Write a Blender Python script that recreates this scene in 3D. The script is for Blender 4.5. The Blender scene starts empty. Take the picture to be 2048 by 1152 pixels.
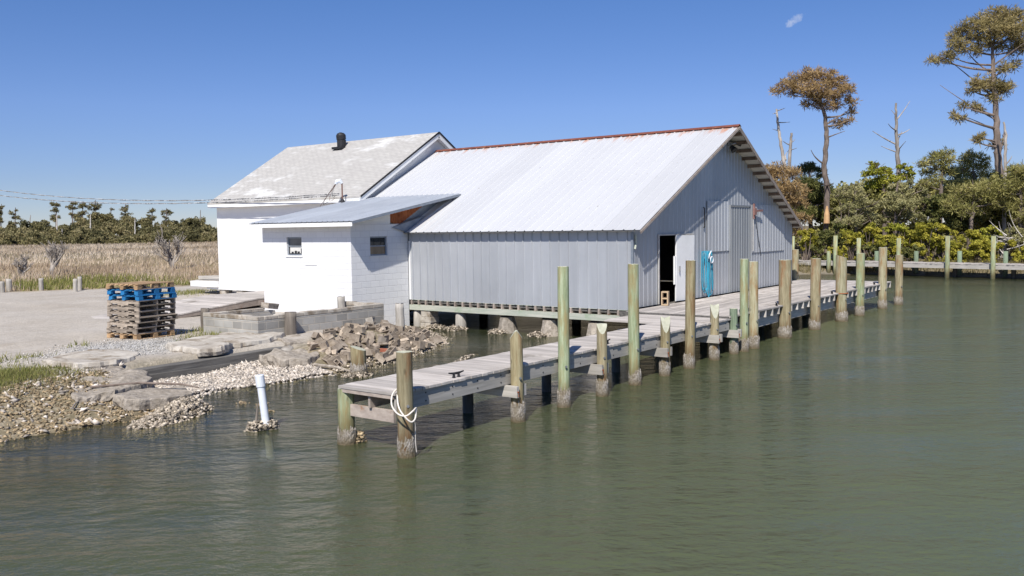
import bpy, math, random
import numpy as np
from mathutils import Vector, Matrix, Euler, noise as mn
random.seed(7); RNG = np.random.default_rng(7)
sc = bpy.context.scene; COL = sc.collection
# ------------------------------------------------------------------ camera
FPX = 1767.0; EYE = Vector((0, 0, 3.2))
YAW, PITCH, ROLL = math.radians(36.7816), math.radians(3.8202), math.radians(0.7734)
fw = Vector((math.cos(YAW)*math.cos(PITCH), math.sin(YAW)*math.cos(PITCH), -math.sin(PITCH)))
r0 = Vector((math.sin(YAW), -math.cos(YAW), 0)); u0 = r0.cross(fw)
RT = r0*math.cos(ROLL) - u0*math.sin(ROLL); UP = r0*math.sin(ROLL) + u0*math.cos(ROLL)
cd = bpy.data.cameras.new('camera'); cam = bpy.data.objects.new('camera', cd); COL.objects.link(cam)
cd.sensor_width = 36; cd.lens = 36*FPX/2048; cd.clip_start = .1; cd.clip_end = 6000
cam.matrix_world = Matrix(((RT.x, UP.x, -fw.x, EYE.x), (RT.y, UP.y, -fw.y, EYE.y), (RT.z, UP.z, -fw.z, EYE.z), (0, 0, 0, 1)))
sc.camera = cam
def W(u, v, depth):            # surveyed sight line from the photograph -> world point at a distance
    return EYE + (fw*FPX + RT*(u-1024) - UP*(v-576))*(depth/FPX)
# ------------------------------------------------------------------ light
SUN = Vector((-.80, -.345, 1)).normalized()
EL = math.asin(SUN.z); AZ = math.atan2(SUN.x, SUN.y)
w = bpy.data.worlds.new('World'); sc.world = w; w.use_nodes = True
wn = w.node_tree; bg = wn.nodes['Background']
sky = wn.nodes.new('ShaderNodeTexSky'); sky.sky_type = 'NISHITA'; sky.sun_disc = False
sky.sun_elevation = EL; sky.sun_rotation = AZ
sky.altitude = 2000; sky.air_density = 1.0; sky.dust_density = 0; sky.ozone_density = 4
bg.inputs[1].default_value = .104
def wmath(op, a, b=None):
    n = wn.nodes.new('ShaderNodeMath'); n.operation = op; n.use_clamp = False
    for i, x in enumerate((a, b)):
        if x is None: continue
        if isinstance(x, (int, float)): n.inputs[i].default_value = x
        else: wn.links.new(x, n.inputs[i])
    return n.outputs[0]
# a single small wisp of cloud, high over the woods
tc = wn.nodes.new('ShaderNodeTexCoord')
cdir = (W(1590, 40, 1000)-EYE).normalized(); ca = (RT*.85 + UP*.5).normalized(); cb = (RT*-.5 + UP*.85).normalized()
def wdot(v):
    n = wn.nodes.new('ShaderNodeVectorMath'); n.operation = 'DOT_PRODUCT'
    wn.links.new(tc.outputs['Generated'], n.inputs[0]); n.inputs[1].default_value = v
    return n.outputs['Value']
da = wmath('DIVIDE', wmath('SUBTRACT', wdot(ca), ca.dot(cdir)), .0135); db = wmath('DIVIDE', wmath('SUBTRACT', wdot(cb), cb.dot(cdir)), .006)
rr = wmath('ADD', wmath('MULTIPLY', da, da), wmath('MULTIPLY', db, db))
nz = wn.nodes.new('ShaderNodeTexNoise'); nz.inputs['Scale'].default_value = 150; nz.inputs['Detail'].default_value = 8; nz.inputs['Roughness'].default_value = .7
wn.links.new(tc.outputs['Generated'], nz.inputs['Vector'])
m1 = wmath('SUBTRACT', wmath('MULTIPLY', wmath('SUBTRACT', nz.outputs['Fac'], .22), 2.2), rr)
mr = wn.nodes.new('ShaderNodeMapRange'); mr.inputs[1].default_value = 0; mr.inputs[2].default_value = 1.1; mr.inputs[4].default_value = .6
wn.links.new(m1, mr.inputs[0])
fw_ok = wmath('MULTIPLY', mr.outputs[0], wmath('GREATER_THAN', wdot(cdir), .9))
tint = wn.nodes.new('ShaderNodeMix'); tint.data_type = 'RGBA'; tint.blend_type = 'MULTIPLY'; tint.inputs[0].default_value = 1
wn.links.new(sky.outputs[0], tint.inputs[6])
tz = wn.nodes.new('ShaderNodeSeparateXYZ'); wn.links.new(tc.outputs['Generated'], tz.inputs[0])
tr_ = wn.nodes.new('ShaderNodeValToRGB'); wn.links.new(wmath('MULTIPLY', tz.outputs[2], 2.5), tr_.inputs[0]); te = tr_.color_ramp.elements
te[0].position = 0; te[0].color = (.58, .57, .67, 1); te[1].position = .68; te[1].color = (.56, .73, .98, 1)
e_ = te.new(.14); e_.color = (.60, .60, .735, 1); e_ = te.new(.33); e_.color = (.67, .70, .89, 1)
wn.links.new(tr_.outputs[0], tint.inputs[7])
mx = wn.nodes.new('ShaderNodeMix'); mx.data_type = 'RGBA'
wn.links.new(fw_ok, mx.inputs[0]); wn.links.new(tint.outputs[2], mx.inputs[6]); mx.inputs[7].default_value = (7, 7.2, 7.6, 1)
wn.links.new(mx.outputs[2], bg.inputs[0])
sl = bpy.data.lights.new('sun', 'SUN'); sl.energy = 5.0; sl.angle = math.radians(.53); sl.color = (1, .955, .88)
so = bpy.data.objects.new('sun', sl); COL.objects.link(so); so.location = (-20, -10, 40)
so.rotation_euler = (-SUN).to_track_quat('-Z', 'Y').to_euler()
sc.view_settings.view_transform = 'Standard'; sc.view_settings.look = 'None'
sc.view_settings.exposure = 0.22; sc.view_settings.gamma = 1
# ------------------------------------------------------------------ material helpers
class G:
    def __init__(s, name, rough=.8, metal=0, spec=.3):
        s.m = bpy.data.materials.new(name); s.m.use_nodes = True; s.t = s.m.node_tree
        s.p = s.t.nodes['Principled BSDF']; s.out = s.t.nodes['Material Output']
        s.p.inputs['Roughness'].default_value = rough; s.p.inputs['Metallic'].default_value = metal
        s.p.inputs['Specular IOR Level'].default_value = spec
    def n(s, typ, ins=None, **kw):
        nd = s.t.nodes.new('ShaderNode'+typ)
        for k, v in kw.items(): setattr(nd, k, v)
        for k, v in (ins or {}).items(): s.set(nd.inputs[k], v)
        return nd
    def set(s, sock, v):
        if isinstance(v, bpy.types.NodeSocket): s.t.links.new(v, sock)
        elif isinstance(v, (tuple, list)) and len(v) == 3 and sock.type == 'RGBA': sock.default_value = (*v, 1)
        else: sock.default_value = v
    def co(s, scale=(1, 1, 1), rot=(0, 0, 0), kind='Object', loc=(0, 0, 0)):
        c = s.n('TexCoord').outputs[kind]
        return s.n('Mapping', {'Vector': c, 'Scale': scale, 'Rotation': rot, 'Location': loc}).outputs[0]
    def noise(s, vec, scale=1, detail=5, rough=.6):
        return s.n('TexNoise', {'Vector': vec, 'Scale': scale, 'Detail': detail, 'Roughness': rough}).outputs['Fac']
    def ramp(s, fac, stops):
        r = s.n('ValToRGB', {'Fac': fac}); e = r.color_ramp.elements
        while len(e) < len(stops): e.new(.5)
        for el, (p, c) in zip(e, stops):
            el.position = p; el.color = (*c, 1) if not isinstance(c, (int, float)) else (c, c, c, 1)
        return r.outputs[0]
    def mix(s, fac, a, b, mode='MIX'):
        n = s.n('Mix', data_type='RGBA', blend_type=mode); s.set(n.inputs[0], fac)
        s.set(n.inputs[6], a); s.set(n.inputs[7], b); return n.outputs[2]
    def math(s, op, a, b=0., clamp=False):
        n = s.n('Math', operation=op, use_clamp=clamp); s.set(n.inputs[0], a); s.set(n.inputs[1], b); return n.outputs[0]
    def attr(s, name): return s.n('Attribute', attribute_name=name).outputs['Fac']
    def bump(s, h, strength=.3, dist=.02):
        b = s.n('Bump', {'Height': h, 'Strength': strength, 'Distance': dist}); s.set(s.p.inputs['Normal'], b.outputs[0]); return b
    def base(s, c): s.set(s.p.inputs['Base Color'], c)
def surf(name, c1, c2, scale=(3, 3, 3), rough=.8, metal=0, bump=.25, dist=.01, rnd=.3, spots=None, detail=6, spec=.25, lo=.3, hi=.7):
    g = G(name, rough, metal, spec); v = g.co(scale); f = g.noise(v, 1, detail)
    c = g.ramp(f, [(lo, c1), (hi, c2)])
    if spots:
        col, ss, th = spots; f2 = g.noise(g.co((ss,)*3 if not isinstance(ss, tuple) else ss, loc=(3, 7, 1)), 1, 5, .65)
        c = g.mix(g.ramp(f2, [(th, 0.), (min(th+.12, 1), 1.)]), c, col)
    if rnd:
        a = g.attr('rnd'); k = g.n('MapRange', {0: a, 3: 1-rnd, 4: 1+rnd}).outputs[0]
        c = g.mix(1., c, g.n('CombineColor', {0: k, 1: k, 2: k}).outputs[0], 'MULTIPLY')
    g.base(c)
    if bump: g.bump(f, bump, dist)
    return g.m
MT = {}
# woods: grain runs along the named axis
MT['deck'] = surf('deck_wood', (.36, .325, .295), (.54, .495, .455), (1.5, 14, 14), .85, rnd=.22, bump=.3, spots=((.21, .185, .155), .9, .6))
MT['deck_y'] = surf('deck_wood_across', (.37, .335, .305), (.56, .515, .475), (14, 1.5, 14), .85, rnd=.2, bump=.3, spots=((.21, .185, .155), .8, .6))
MT['beam_x'] = surf('beam_wood', (.33, .31, .28), (.52, .49, .45), (1.2, 9, 18), .85, rnd=.15, bump=.3, spots=((.24, .17, .10), 1.2, .66))
MT['beam_y'] = surf('beam_wood_across', (.30, .28, .25), (.48, .45, .41), (9, 1.2, 18), .85, rnd=.15, bump=.3, spots=((.24, .17, .10), 1.2, .66))
MT['joist'] = surf('joist_wood', (.27, .22, .19), (.42, .36, .31), (6, 6, 14), .85, rnd=.25, spots=((.27, .15, .09), 5, .6))
MT['joist_pale'] = surf('pale_joist_wood', (.40, .37, .34), (.60, .56, .52), (6, 6, 14), .85, rnd=.2)
MT['oyster'] = surf('live_oyster_shell', (.12, .095, .065), (.60, .52, .42), (16, 16, 16), .8, rnd=.55, bump=.5, lo=.35, hi=.68)
MT['lookout_wood'] = surf('brown_lookout_wood', (.13, .09, .065), (.22, .16, .12), (6, 6, 6), .85, rnd=.2)
MT['ridge'] = surf('dull_red_ridge', (.13, .042, .03), (.21, .075, .05), (5, 5, 5), .8, rnd=.1, spots=((.36, .16, .07), 3, .62))
MT['mast_rust'] = surf('dull_rusty_pipe', (.12, .06, .045), (.24, .13, .10), (9, 9, 9), .8, rnd=.1)
MT['sill'] = surf('green_sill_wood', (.36, .40, .33), (.56, .55, .48), (5, 1.2, 14), .85, rnd=.1, spots=((.25, .36, .22), .9, .56))
MT['rail_wood'] = surf('dark_old_wood', (.10, .085, .07), (.23, .20, .17), (9, 9, 1.2), .9, rnd=.2, bump=.6, dist=.02)
MT['timber'] = surf('dark_timber', (.085, .08, .075), (.20, .19, .175), (1.2, 12, 16), .9, rnd=.15, bump=.6, dist=.02, spots=((.27, .25, .22), .9, .62))
MT['grey_post'] = surf('grey_post_wood', (.26, .24, .21), (.47, .44, .40), (9, 9, 1.5), .9, rnd=.2, bump=.5)
MT['pallet'] = surf('pallet_wood', (.24, .20, .16), (.42, .35, .28), (4, 4, 12), .85, rnd=.35, spots=((.13, .11, .10), 2.5, .6))
MT['pallet_tan'] = surf('pallet_tan_wood', (.33, .21, .11), (.52, .36, .21), (4, 4, 12), .85, rnd=.3, spots=((.18, .10, .06), 2.5, .62))
MT['pallet_blue'] = surf('pallet_blue_paint', (.012, .12, .30), (.03, .20, .42), (5, 5, 9), .7, rnd=.25, spots=((.20, .22, .25), 6, .7))
# metals
def siding(name, c1, c2, rough, metal, streak=.5, rust=None, scale=(7, 7, .5)):
    g = G(name, rough, metal, .5); f = g.noise(g.co(scale), 1, 6, .65); f2 = g.noise(g.co((.5, .5, .5)), 1, 4)
    c = g.mix(.5, g.ramp(f, [(.25, c1), (.75, c2)]), g.ramp(f2, [(.35, c1), (.65, c2)]))
    k = g.n('MapRange', {0: g.attr('rnd'), 3: .94, 4: 1.06}).outputs[0]
    c = g.mix(1., c, g.n('CombineColor', {0: k, 1: k, 2: k}).outputs[0], 'MULTIPLY')
    if rust:
        f3 = g.noise(g.co(rust[1]), 1, 6, .7); c = g.mix(g.ramp(f3, [(rust[2], 0.), (rust[2]+.1, 1.)]), c, rust[0])
    g.base(c); g.set(g.p.inputs['Roughness'], g.n('MapRange', {0: f, 3: rough-.1, 4: rough+.12}).outputs[0])
    g.bump(f2, .12, .03); return g.m
MT['siding'] = siding('galvanized_siding', (.42, .435, .46), (.53, .545, .57), .42, .35)
MT['siding_pale'] = siding('sun_brightened_siding', (.50, .515, .54), (.58, .595, .62), .42, .3)  # lapped gable sheets: base colour paled to imitate stronger sunlight on them
MT['siding_dark'] = siding('dull_galvanized_siding', (.24, .255, .27), (.33, .345, .36), .5, .3)
MT['roof'] = siding('pale_metal_roof', (.53, .535, .55), (.57, .575, .60), .5, .1, rust=((.42, .40, .38), (3, 9, 3), .72))
MT['lean_roof'] = siding('grey_metal_roof', (.42, .45, .49), (.58, .61, .65), .42, .3, rust=((.55, .54, .52), (.25, 5, 1), .64), scale=(.5, 6, 3))
MT['rust'] = surf('rusty_metal', (.20, .055, .022), (.38, .13, .05), (5, 5, 5), .8, rnd=.2, spots=((.45, .22, .10), 3, .6))
MT['flash'] = surf('blue_grey_flashing', (.20, .23, .27), (.30, .33, .37), (4, 4, 4), .5, .4, rnd=.1)
MT['white'] = surf('white_paint', (.74, .74, .73), (.83, .83, .82), (2, 2, 2), .6, rnd=.03, bump=.05)
MT['soffit'] = surf('grey_soffit_wood', (.42, .40, .37), (.60, .58, .54), (6, 2, 6), .85, rnd=.15)
MT['dark'] = surf('dark_interior', (.02, .02, .02), (.035, .035, .035), rnd=0, bump=0)
MT['black'] = surf('black_iron', (.02, .02, .022), (.05, .05, .055), (20, 20, 20), .55, .3, rnd=.1)
MT['steel'] = surf('galvanized_steel', (.35, .35, .36), (.5, .5, .5), (20, 20, 20), .4, .7, rnd=.1)
MT['red'] = surf('faded_red_iron', (.20, .10, .09), (.30, .17, .15), (20, 20, 8), .7, rnd=.1)
MT['pvc'] = surf('white_pvc', (.66, .70, .76), (.78, .80, .84), (3, 3, 6), .35, rnd=0, bump=.02, spots=((.40, .36, .30), (4, 4, 3), .64))
MT['rope'] = surf('white_rope', (.55, .50, .44), (.75, .70, .64), (60, 60, 60), .9, rnd=.1)
MT['hose'] = surf('blue_hose', (.03, .22, .34), (.06, .36, .50), (6, 6, 3), .4, rnd=.3, bump=0)
MT['brick_red'] = surf('red_brick', (.32, .10, .06), (.42, .16, .10), (9, 9, 9), .9, rnd=.1)
MT['conc'] = surf('weathered_concrete', (.33, .29, .24), (.55, .51, .45), (3, 3, 3), .95, rnd=.15, bump=.8, dist=.04, spots=((.25, .205, .155), 2.2, .5), detail=10)
MT['conc_rough'] = surf('rough_concrete', (.20, .17, .135), (.44, .39, .33), (9, 9, 9), .95, rnd=.2, bump=.9, dist=.05, detail=9)
MT['block'] = surf('broken_block', (.26, .205, .155), (.52, .44, .35), (7, 7, 7), .95, rnd=.42, bump=.5, dist=.02)
MT['block_tan'] = surf('tan_block', (.45, .33, .21), (.58, .44, .29), (9, 9, 9), .95, rnd=.1, bump=.4)
MT['shell'] = surf('oyster_shell', (.30, .25, .20), (.66, .60, .53), (14, 14, 14), .8, rnd=.5, bump=.5)
MT['shell_dark'] = surf('wet_oyster_shell', (.12, .085, .045), (.46, .36, .23), (14, 14, 14), .7, rnd=.5, bump=.5)
MT['crust'] = surf('barnacle_crust', (.13, .11, .09), (.56, .51, .46), (75, 75, 60), .9, rnd=.3, bump=1, dist=.02, lo=.38, hi=.62, spots=((.20, .17, .11), 9, .5))
def crustmat():
    g = G('barnacle_growth', .9, 0, .2); f = g.noise(g.co((42, 42, 34)), 1, 7, .75); f2 = g.noise(g.co((7, 7, 7)), 1, 5)
    c = g.ramp(f, [(.40, (.15, .12, .09)), (.60, (.54, .50, .45))]); c = g.mix(g.ramp(f2, [(.45, 0.), (.6, .7)]), c, (.20, .165, .11))
    z = g.n('SeparateXYZ', {0: g.n('TexCoord').outputs['Object']}).outputs[2]; z = g.math('ADD', z, g.math('MULTIPLY', f2, .12))
    c = g.mix(g.n('MapRange', {0: z, 1: .08, 2: .24, 3: .85, 4: 0.}).outputs[0], c, (.12, .09, .045))
    g.base(c); g.bump(f, 1, .02); return g.m
MT['crust'] = crustmat()
MT['pebble'] = surf('gravel_stone', (.29, .27, .245), (.54, .515, .475), (6, 6, 6), .9, rnd=.4, bump=.1)
MT['bark'] = surf('pine_bark', (.10, .075, .06), (.26, .21, .18), (4, 4, 1.2), .95, rnd=.2, bump=.8, dist=.04)
MT['bark_torn'] = surf('torn_bark', (.46, .26, .12), (.60, .40, .22), (4, 4, 1.2), .9, rnd=.1)
MT['dead'] = surf('dead_wood', (.20, .17, .145), (.44, .40, .36), (4, 4, 1), .9, rnd=.3, bump=.4)
MT['drift'] = surf('driftwood', (.40, .36, .32), (.62, .58, .53), (3, 3, 3), .9, rnd=.2, bump=.4)
MT['cable'] = surf('twisted_cable', (.08, .08, .085), (.50, .50, .50), (5, 22, 12), .6, rnd=.5, bump=0, lo=.45, hi=.55)
def piling_mat(name, c1, c2, stain, th, zs=.9):
    g = G(name, .85, 0, .2); f = g.noise(g.co((22, 22, 1.8)), 1, 8, .7); f2 = g.noise(g.co((4.2, 4.2, zs), loc=(5, 2, 9)), 1, 7, .7)
    c = g.ramp(f, [(.28, tuple(x*.62 for x in c1)), (.45, c1), (.68, c2)])
    c = g.mix(g.ramp(f2, [(th, 0.), (th+.14, .85)]), c, stain)
    ck = g.noise(g.co((34, 34, .9), loc=(1, 1, 4)), 1, 4, .6); c = g.mix(g.ramp(ck, [(.60, 0.), (.68, .55)]), c, tuple(x*.38 for x in c1))
    kn = g.n('TexVoronoi', {'Vector': g.co((5, 5, 2.2)), 'Scale': 1.}).outputs['Distance']; c = g.mix(g.n('MapRange', {0: kn, 1: .05, 2: .13, 3: .6, 4: 0.}).outputs[0], c, tuple(x*.35 for x in c1))
    inf = g.n('ObjectInfo').outputs['Random']; k = g.n('MapRange', {0: inf, 3: .86, 4: 1.12}).outputs[0]
    c = g.mix(1., c, g.n('CombineColor', {0: k, 1: k, 2: k}).outputs[0], 'MULTIPLY')
    z = g.n('SeparateXYZ', {0: g.n('TexCoord').outputs['Object']}).outputs[2]
    wet = g.n('MapRange', {0: z, 1: .18, 2: .55, 3: .55, 4: 1.}).outputs[0]
    c = g.mix(1., c, g.n('CombineColor', {0: wet, 1: wet, 2: wet}).outputs[0], 'MULTIPLY')
    g.base(c); g.bump(f, .5, .012); return g.m
MT['pil_tan'] = piling_mat('weathered_piling_tan', (.26, .215, .12), (.42, .37, .235), (.24, .135, .065), .53)
MT['pil_green'] = piling_mat('treated_piling_green', (.27, .315, .185), (.43, .475, .325), (.30, .235, .11), .49)
MT['pil_rust'] = piling_mat('stained_piling_brown', (.27, .23, .14), (.43, .375, .245), (.27, .135, .06), .53)
MT['pil_pale'] = piling_mat('pale_piling', (.35, .32, .20), (.50, .465, .33), (.31, .17, .07), .52)
MT['pil_dkgreen'] = piling_mat('dark_green_piling', (.17, .22, .15), (.27, .32, .22), (.22, .17, .10), .62)
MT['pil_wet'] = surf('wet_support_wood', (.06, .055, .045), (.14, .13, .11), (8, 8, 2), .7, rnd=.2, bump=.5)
MT['cut'] = surf('cut_piling_top', (.36, .36, .27), (.52, .52, .42), (9, 9, 9), .9, rnd=.1)
def brick(name, c1, c2, mortar, bumpy=.4, bw=.4, rh=.2, ms=.011, noise=0., bias=0.):
    g = G(name, .85, 0, .25); xyz = g.n('SeparateXYZ', {0: g.n('TexCoord').outputs['Object']})
    uu = g.math('ADD', xyz.outputs[0], xyz.outputs[1]); v = g.n('CombineXYZ', {0: uu, 1: xyz.outputs[2]}).outputs[0]
    b = g.n('TexBrick', {'Vector': v, 'Color1': c1, 'Color2': c2, 'Mortar': mortar, 'Scale': 1., 'Mortar Size': ms, 'Mortar Smooth': .3, 'Bias': bias, 'Brick Width': bw, 'Row Height': rh})
    f = g.noise(g.co((14,)*3), 1, 6); f2 = g.noise(g.co((1.2,)*3), 1, 5)
    c = b.outputs['Color']
    if noise: c = g.mix(noise, c, g.ramp(f2, [(.3, .35), (.7, 1.)]), 'MULTIPLY')
    g.base(c)
    g.bump(g.math('ADD', g.math('MULTIPLY', b.outputs['Fac'], -1.), g.math('MULTIPLY', f, .25)), bumpy, .012); return g.m
MT['cmu_white'] = brick('white_painted_block', (.80, .80, .80), (.76, .765, .77), (.70, .70, .71), .45, noise=.12)
MT['cmu_grey'] = brick('grey_block', (.46, .445, .415), (.19, .18, .165), (.50, .46, .40), .6, noise=.5, bias=-.3, ms=.014)
MT['house_white'] = brick('white_painted_house_wall', (.81, .81, .81), (.79, .79, .79), (.76, .76, .77), .15, noise=.08, ms=.006)
def shingle():
    g = G('worn_white_shingles', .9, 0, .2); xyz = g.n('SeparateXYZ', {0: g.n('TexCoord').outputs['Object']})
    v = g.n('CombineXYZ', {0: xyz.outputs[1], 1: g.math('MULTIPLY', xyz.outputs[2], 2.0)}).outputs[0]
    b = g.n('TexBrick', {'Vector': v, 'Color1': (.47, .455, .43), 'Color2': (.43, .415, .395), 'Mortar': (.33, .315, .30), 'Scale': 1., 'Mortar Size': .018, 'Mortar Smooth': .6, 'Brick Width': .33, 'Row Height': .15})
    f = g.noise(g.co((.9, .55, 2.2)), 1, 7, .7); f2 = g.noise(g.co((.35, .3, .35), loc=(4, 2, 0)), 1, 3)
    c = g.mix(g.ramp(g.math('MULTIPLY', f, g.n('MapRange', {0: f2, 1: .3, 2: .7, 3: .75, 4: 1.15}).outputs[0]), [(.52, 0.), (.66, .75)]), b.outputs['Color'], (.66, .66, .65))
    c = g.mix(.35, c, g.ramp(g.noise(g.co((7, 7, 7)), 1, 6), [(.3, .6), (.7, 1.1)]), 'MULTIPLY')
    g.base(c); g.bump(b.outputs['Fac'], -.4, .02); return g.m
MT['shingle'] = shingle()
def glass(name, c):
    g = G(name, .06, 0, .6); f = g.noise(g.co((1.5, 1.5, 1.5)), 1, 2); g.base(g.ramp(f, [(.4, c), (.6, tuple(x*1.5 for x in c))])); return g.m
MT['glass'] = glass('dark_window_glass', (.012, .014, .016)); MT['glass_white'] = glass('bright_window_glass', (.10, .11, .12))
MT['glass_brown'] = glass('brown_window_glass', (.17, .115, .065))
MT['curtain'] = surf('pale_blind', (.62, .61, .58), (.7, .69, .66), rnd=0, bump=0)
def leaf(name, cols, trans=.33):
    g = G(name, .65, 0, .12); c = g.ramp(g.attr('rnd'), [(i/(len(cols)-1), x) for i, x in enumerate(cols)])
    g.base(c); t = g.n('BsdfTranslucent', {'Color': c}); mx = g.n('MixShader', {0: trans, 1: g.p.outputs[0], 2: t.outputs[0]})
    g.t.links.new(mx.outputs[0], g.out.inputs[0]); return g.m
MT['l_pine'] = leaf('pine_needles', [(.16, .155, .05), (.34, .32, .11), (.52, .46, .19)])
MT['l_pinebr'] = leaf('browning_needles', [(.24, .17, .08), (.42, .29, .14), (.58, .42, .22)])
MT['l_pinetop'] = leaf('olive_brown_needles', [(.18, .15, .065), (.34, .28, .12), (.50, .40, .20)])
MT['l_dark'] = leaf('dark_evergreen_leaves', [(.065, .075, .025), (.17, .18, .06), (.31, .29, .10)])
MT['l_bright'] = leaf('spring_leaves', [(.17, .19, .03), (.36, .37, .05), (.54, .50, .10)])
MT['l_grey'] = leaf('grey_green_leaves', [(.19, .185, .085), (.37, .35, .16), (.53, .48, .25)])
MT['l_bush'] = leaf('yellow_green_bush_leaves', [(.17, .175, .03), (.40, .375, .055), (.60, .52, .10)])
MT['l_far'] = leaf('far_wood_leaves', [(.11, .105, .05), (.24, .215, .10), (.38, .32, .17)])
MT['l_back'] = leaf('olive_wood_leaves', [(.12, .125, .04), (.28, .265, .09), (.44, .40, .16)])
MT['l_twig'] = leaf('bare_twigs', [(.19, .165, .14), (.30, .27, .24), (.42, .38, .35)], .05)
MT['g_tan'] = leaf('tan_marsh_grass', [(.37, .28, .19), (.62, .50, .37), (.76, .64, .50)])
MT['g_green'] = leaf('green_grass', [(.12, .14, .035), (.25, .26, .075), (.40, .36, .15)])
MT['g_dark'] = leaf('dull_shore_grass', [(.10, .09, .035), (.19, .16, .07), (.30, .25, .13)])
# ------------------------------------------------------------------ mesh helpers
class MB:
    def __init__(s): s.v = []; s.f = []; s.r = []
    def add(s, vs, fs, r=None):
        o = len(s.v); s.v += [tuple(x) for x in vs]; s.f += [tuple(i+o for i in q) for q in fs]
        r = random.random() if r is None else r; s.r += [r]*len(fs); return s
    def box(s, x0, x1, y0, y1, z0, z1, r=None):
        return s.add([(x0, y0, z0), (x1, y0, z0), (x1, y1, z0), (x0, y1, z0), (x0, y0, z1), (x1, y0, z1), (x1, y1, z1), (x0, y1, z1)],
                     [(3, 2, 1, 0), (4, 5, 6, 7), (0, 1, 5, 4), (1, 2, 6, 5), (2, 3, 7, 6), (3, 0, 4, 7)], r)
    def hexa(s, a, b, r=None):      # two quads (bottom a, top b)
        return s.add(list(a)+list(b), [(3, 2, 1, 0), (4, 5, 6, 7), (0, 1, 5, 4), (1, 2, 6, 5), (2, 3, 7, 6), (3, 0, 4, 7)], r)
    def bar(s, p, q, wd, ht, r=None, up=(0, 0, 1)):
        p, q = Vector(p), Vector(q); d = (q-p).normalized(); sd = d.cross(Vector(up)).normalized()*(wd/2); u = sd.cross(d).normalized()*(ht/2)
        return s.hexa([p-sd-u, p+sd-u, q+sd-u, q-sd-u], [p-sd+u, p+sd+u, q+sd+u, q-sd+u], r)
    def obox(s, c, size, rot=(0, 0, 0), jit=0, r=None):
        M = Euler(rot).to_matrix(); c = Vector(c); a = []
        for z in (-1, 1):
            for x, y in ((-1, -1), (1, -1), (1, 1), (-1, 1)):
                a.append(c+M@Vector((x*size[0]/2*(1+random.uniform(-jit, jit)), y*size[1]/2*(1+random.uniform(-jit, jit)), z*size[2]/2*(1+random.uniform(-jit, jit)))))
        return s.hexa(a[:4], a[4:], r)
    def tube(s, pts, rad, n=8, cap=True, r=None, ph=0.):
        pts = [Vector(p) for p in pts]; rad = [rad]*len(pts) if isinstance(rad, (int, float)) else rad; vs = []; ref = None
        for i, p in enumerate(pts):
            d = (pts[min(i+1, len(pts)-1)]-pts[max(i-1, 0)]).normalized()
            if ref is None: ref = Vector((1, 0, 0)) if abs(d.x) < .8 else Vector((0, 1, 0))
            a = (ref-d*ref.dot(d)).normalized(); b = d.cross(a); ref = a
            vs += [p+(a*math.cos(ph+2*math.pi*k/n)+b*math.sin(ph+2*math.pi*k/n))*rad[i] for k in range(n)]
        fs = [(i*n+k, i*n+(k+1) % n, (i+1)*n+(k+1) % n, (i+1)*n+k) for i in range(len(pts)-1) for k in range(n)]
        if cap: fs += [tuple(range(n-1, -1, -1)), tuple(range((len(pts)-1)*n, len(pts)*n))]
        return s.add(vs, fs, r)
    def build(s, name, mat, parent=None, smooth=False, bevel=0, world=False):
        me = bpy.data.meshes.new(name); off = Vector((0, 0, 0))
        if parent is not None and not world: off = Vector(ROOT[parent.name])
        me.from_pydata([(x-off.x, y-off.y, z-off.z) for x, y, z in s.v], [], s.f)
        me.attributes.new('rnd', 'FLOAT', 'FACE').data.foreach_set('value', s.r)
        me.materials.append(MT[mat] if isinstance(mat, str) else mat)
        if smooth: me.shade_smooth()
        o = bpy.data.objects.new(name, me); COL.objects.link(o)
        if parent is not None: o.parent = parent; ROOT[o.name] = ROOT[parent.name]
        if bevel:
            b = o.modifiers.new('bevel', 'BEVEL'); b.width = bevel; b.segments = 2; b.limit_method = 'ANGLE'
        return o
ROOT = {}
def tag(o, label, cat=None, group=None):
    o['label'] = label
    if cat: o['category'] = cat
    if group: o['group'] = group
    return o
def thing(name, loc, label, cat, group=None):
    o = bpy.data.objects.new(name, None); COL.objects.link(o); o.location = loc; ROOT[o.name] = tuple(loc); o.empty_display_size = .2
    return tag(o, label, cat, group)
def solo(name, mb, mat, label, cat, group=None, loc=None, smooth=False, bevel=0):
    o = mb.build(name, mat, None, smooth, bevel)
    if loc is not None:
        for v in o.data.vertices: v.co -= Vector(loc)
        o.location = loc
    ROOT[o.name] = tuple(loc) if loc is not None else (0, 0, 0)
    return tag(o, label, cat, group)
def struct(o): o['kind'] = 'structure'; return o
def stuff(o, label, cat): o['kind'] = 'stuff'; return tag(o, label, cat)
def copy_tree(o, parent=None):
    c = o.copy(); COL.objects.link(c); c.parent = parent
    for ch in list(o.children): copy_tree(ch, c)
    return c
def npmesh(name, V, F, rnd, mat, parent=None):     # F: (n,k) faces
    off = np.array(ROOT[parent.name]) if parent is not None else np.zeros(3)
    V = V-off; me = bpy.data.meshes.new(name); k = F.shape[1]
    me.vertices.add(len(V)); me.vertices.foreach_set('co', V.astype(np.float32).ravel())
    me.loops.add(F.size); me.loops.foreach_set('vertex_index', F.astype(np.int32).ravel())
    me.polygons.add(len(F)); me.polygons.foreach_set('loop_start', np.arange(0, F.size, k, dtype=np.int32))
    me.polygons.foreach_set('loop_total', np.full(len(F), k, dtype=np.int32)); me.update(calc_edges=True)
    me.attributes.new('rnd', 'FLOAT', 'FACE').data.foreach_set('value', rnd.astype(np.float32))
    me.materials.append(MT[mat]); o = bpy.data.objects.new(name, me); COL.objects.link(o)
    if parent is not None: o.parent = parent
    ROOT[o.name] = tuple(off); return o
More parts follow.
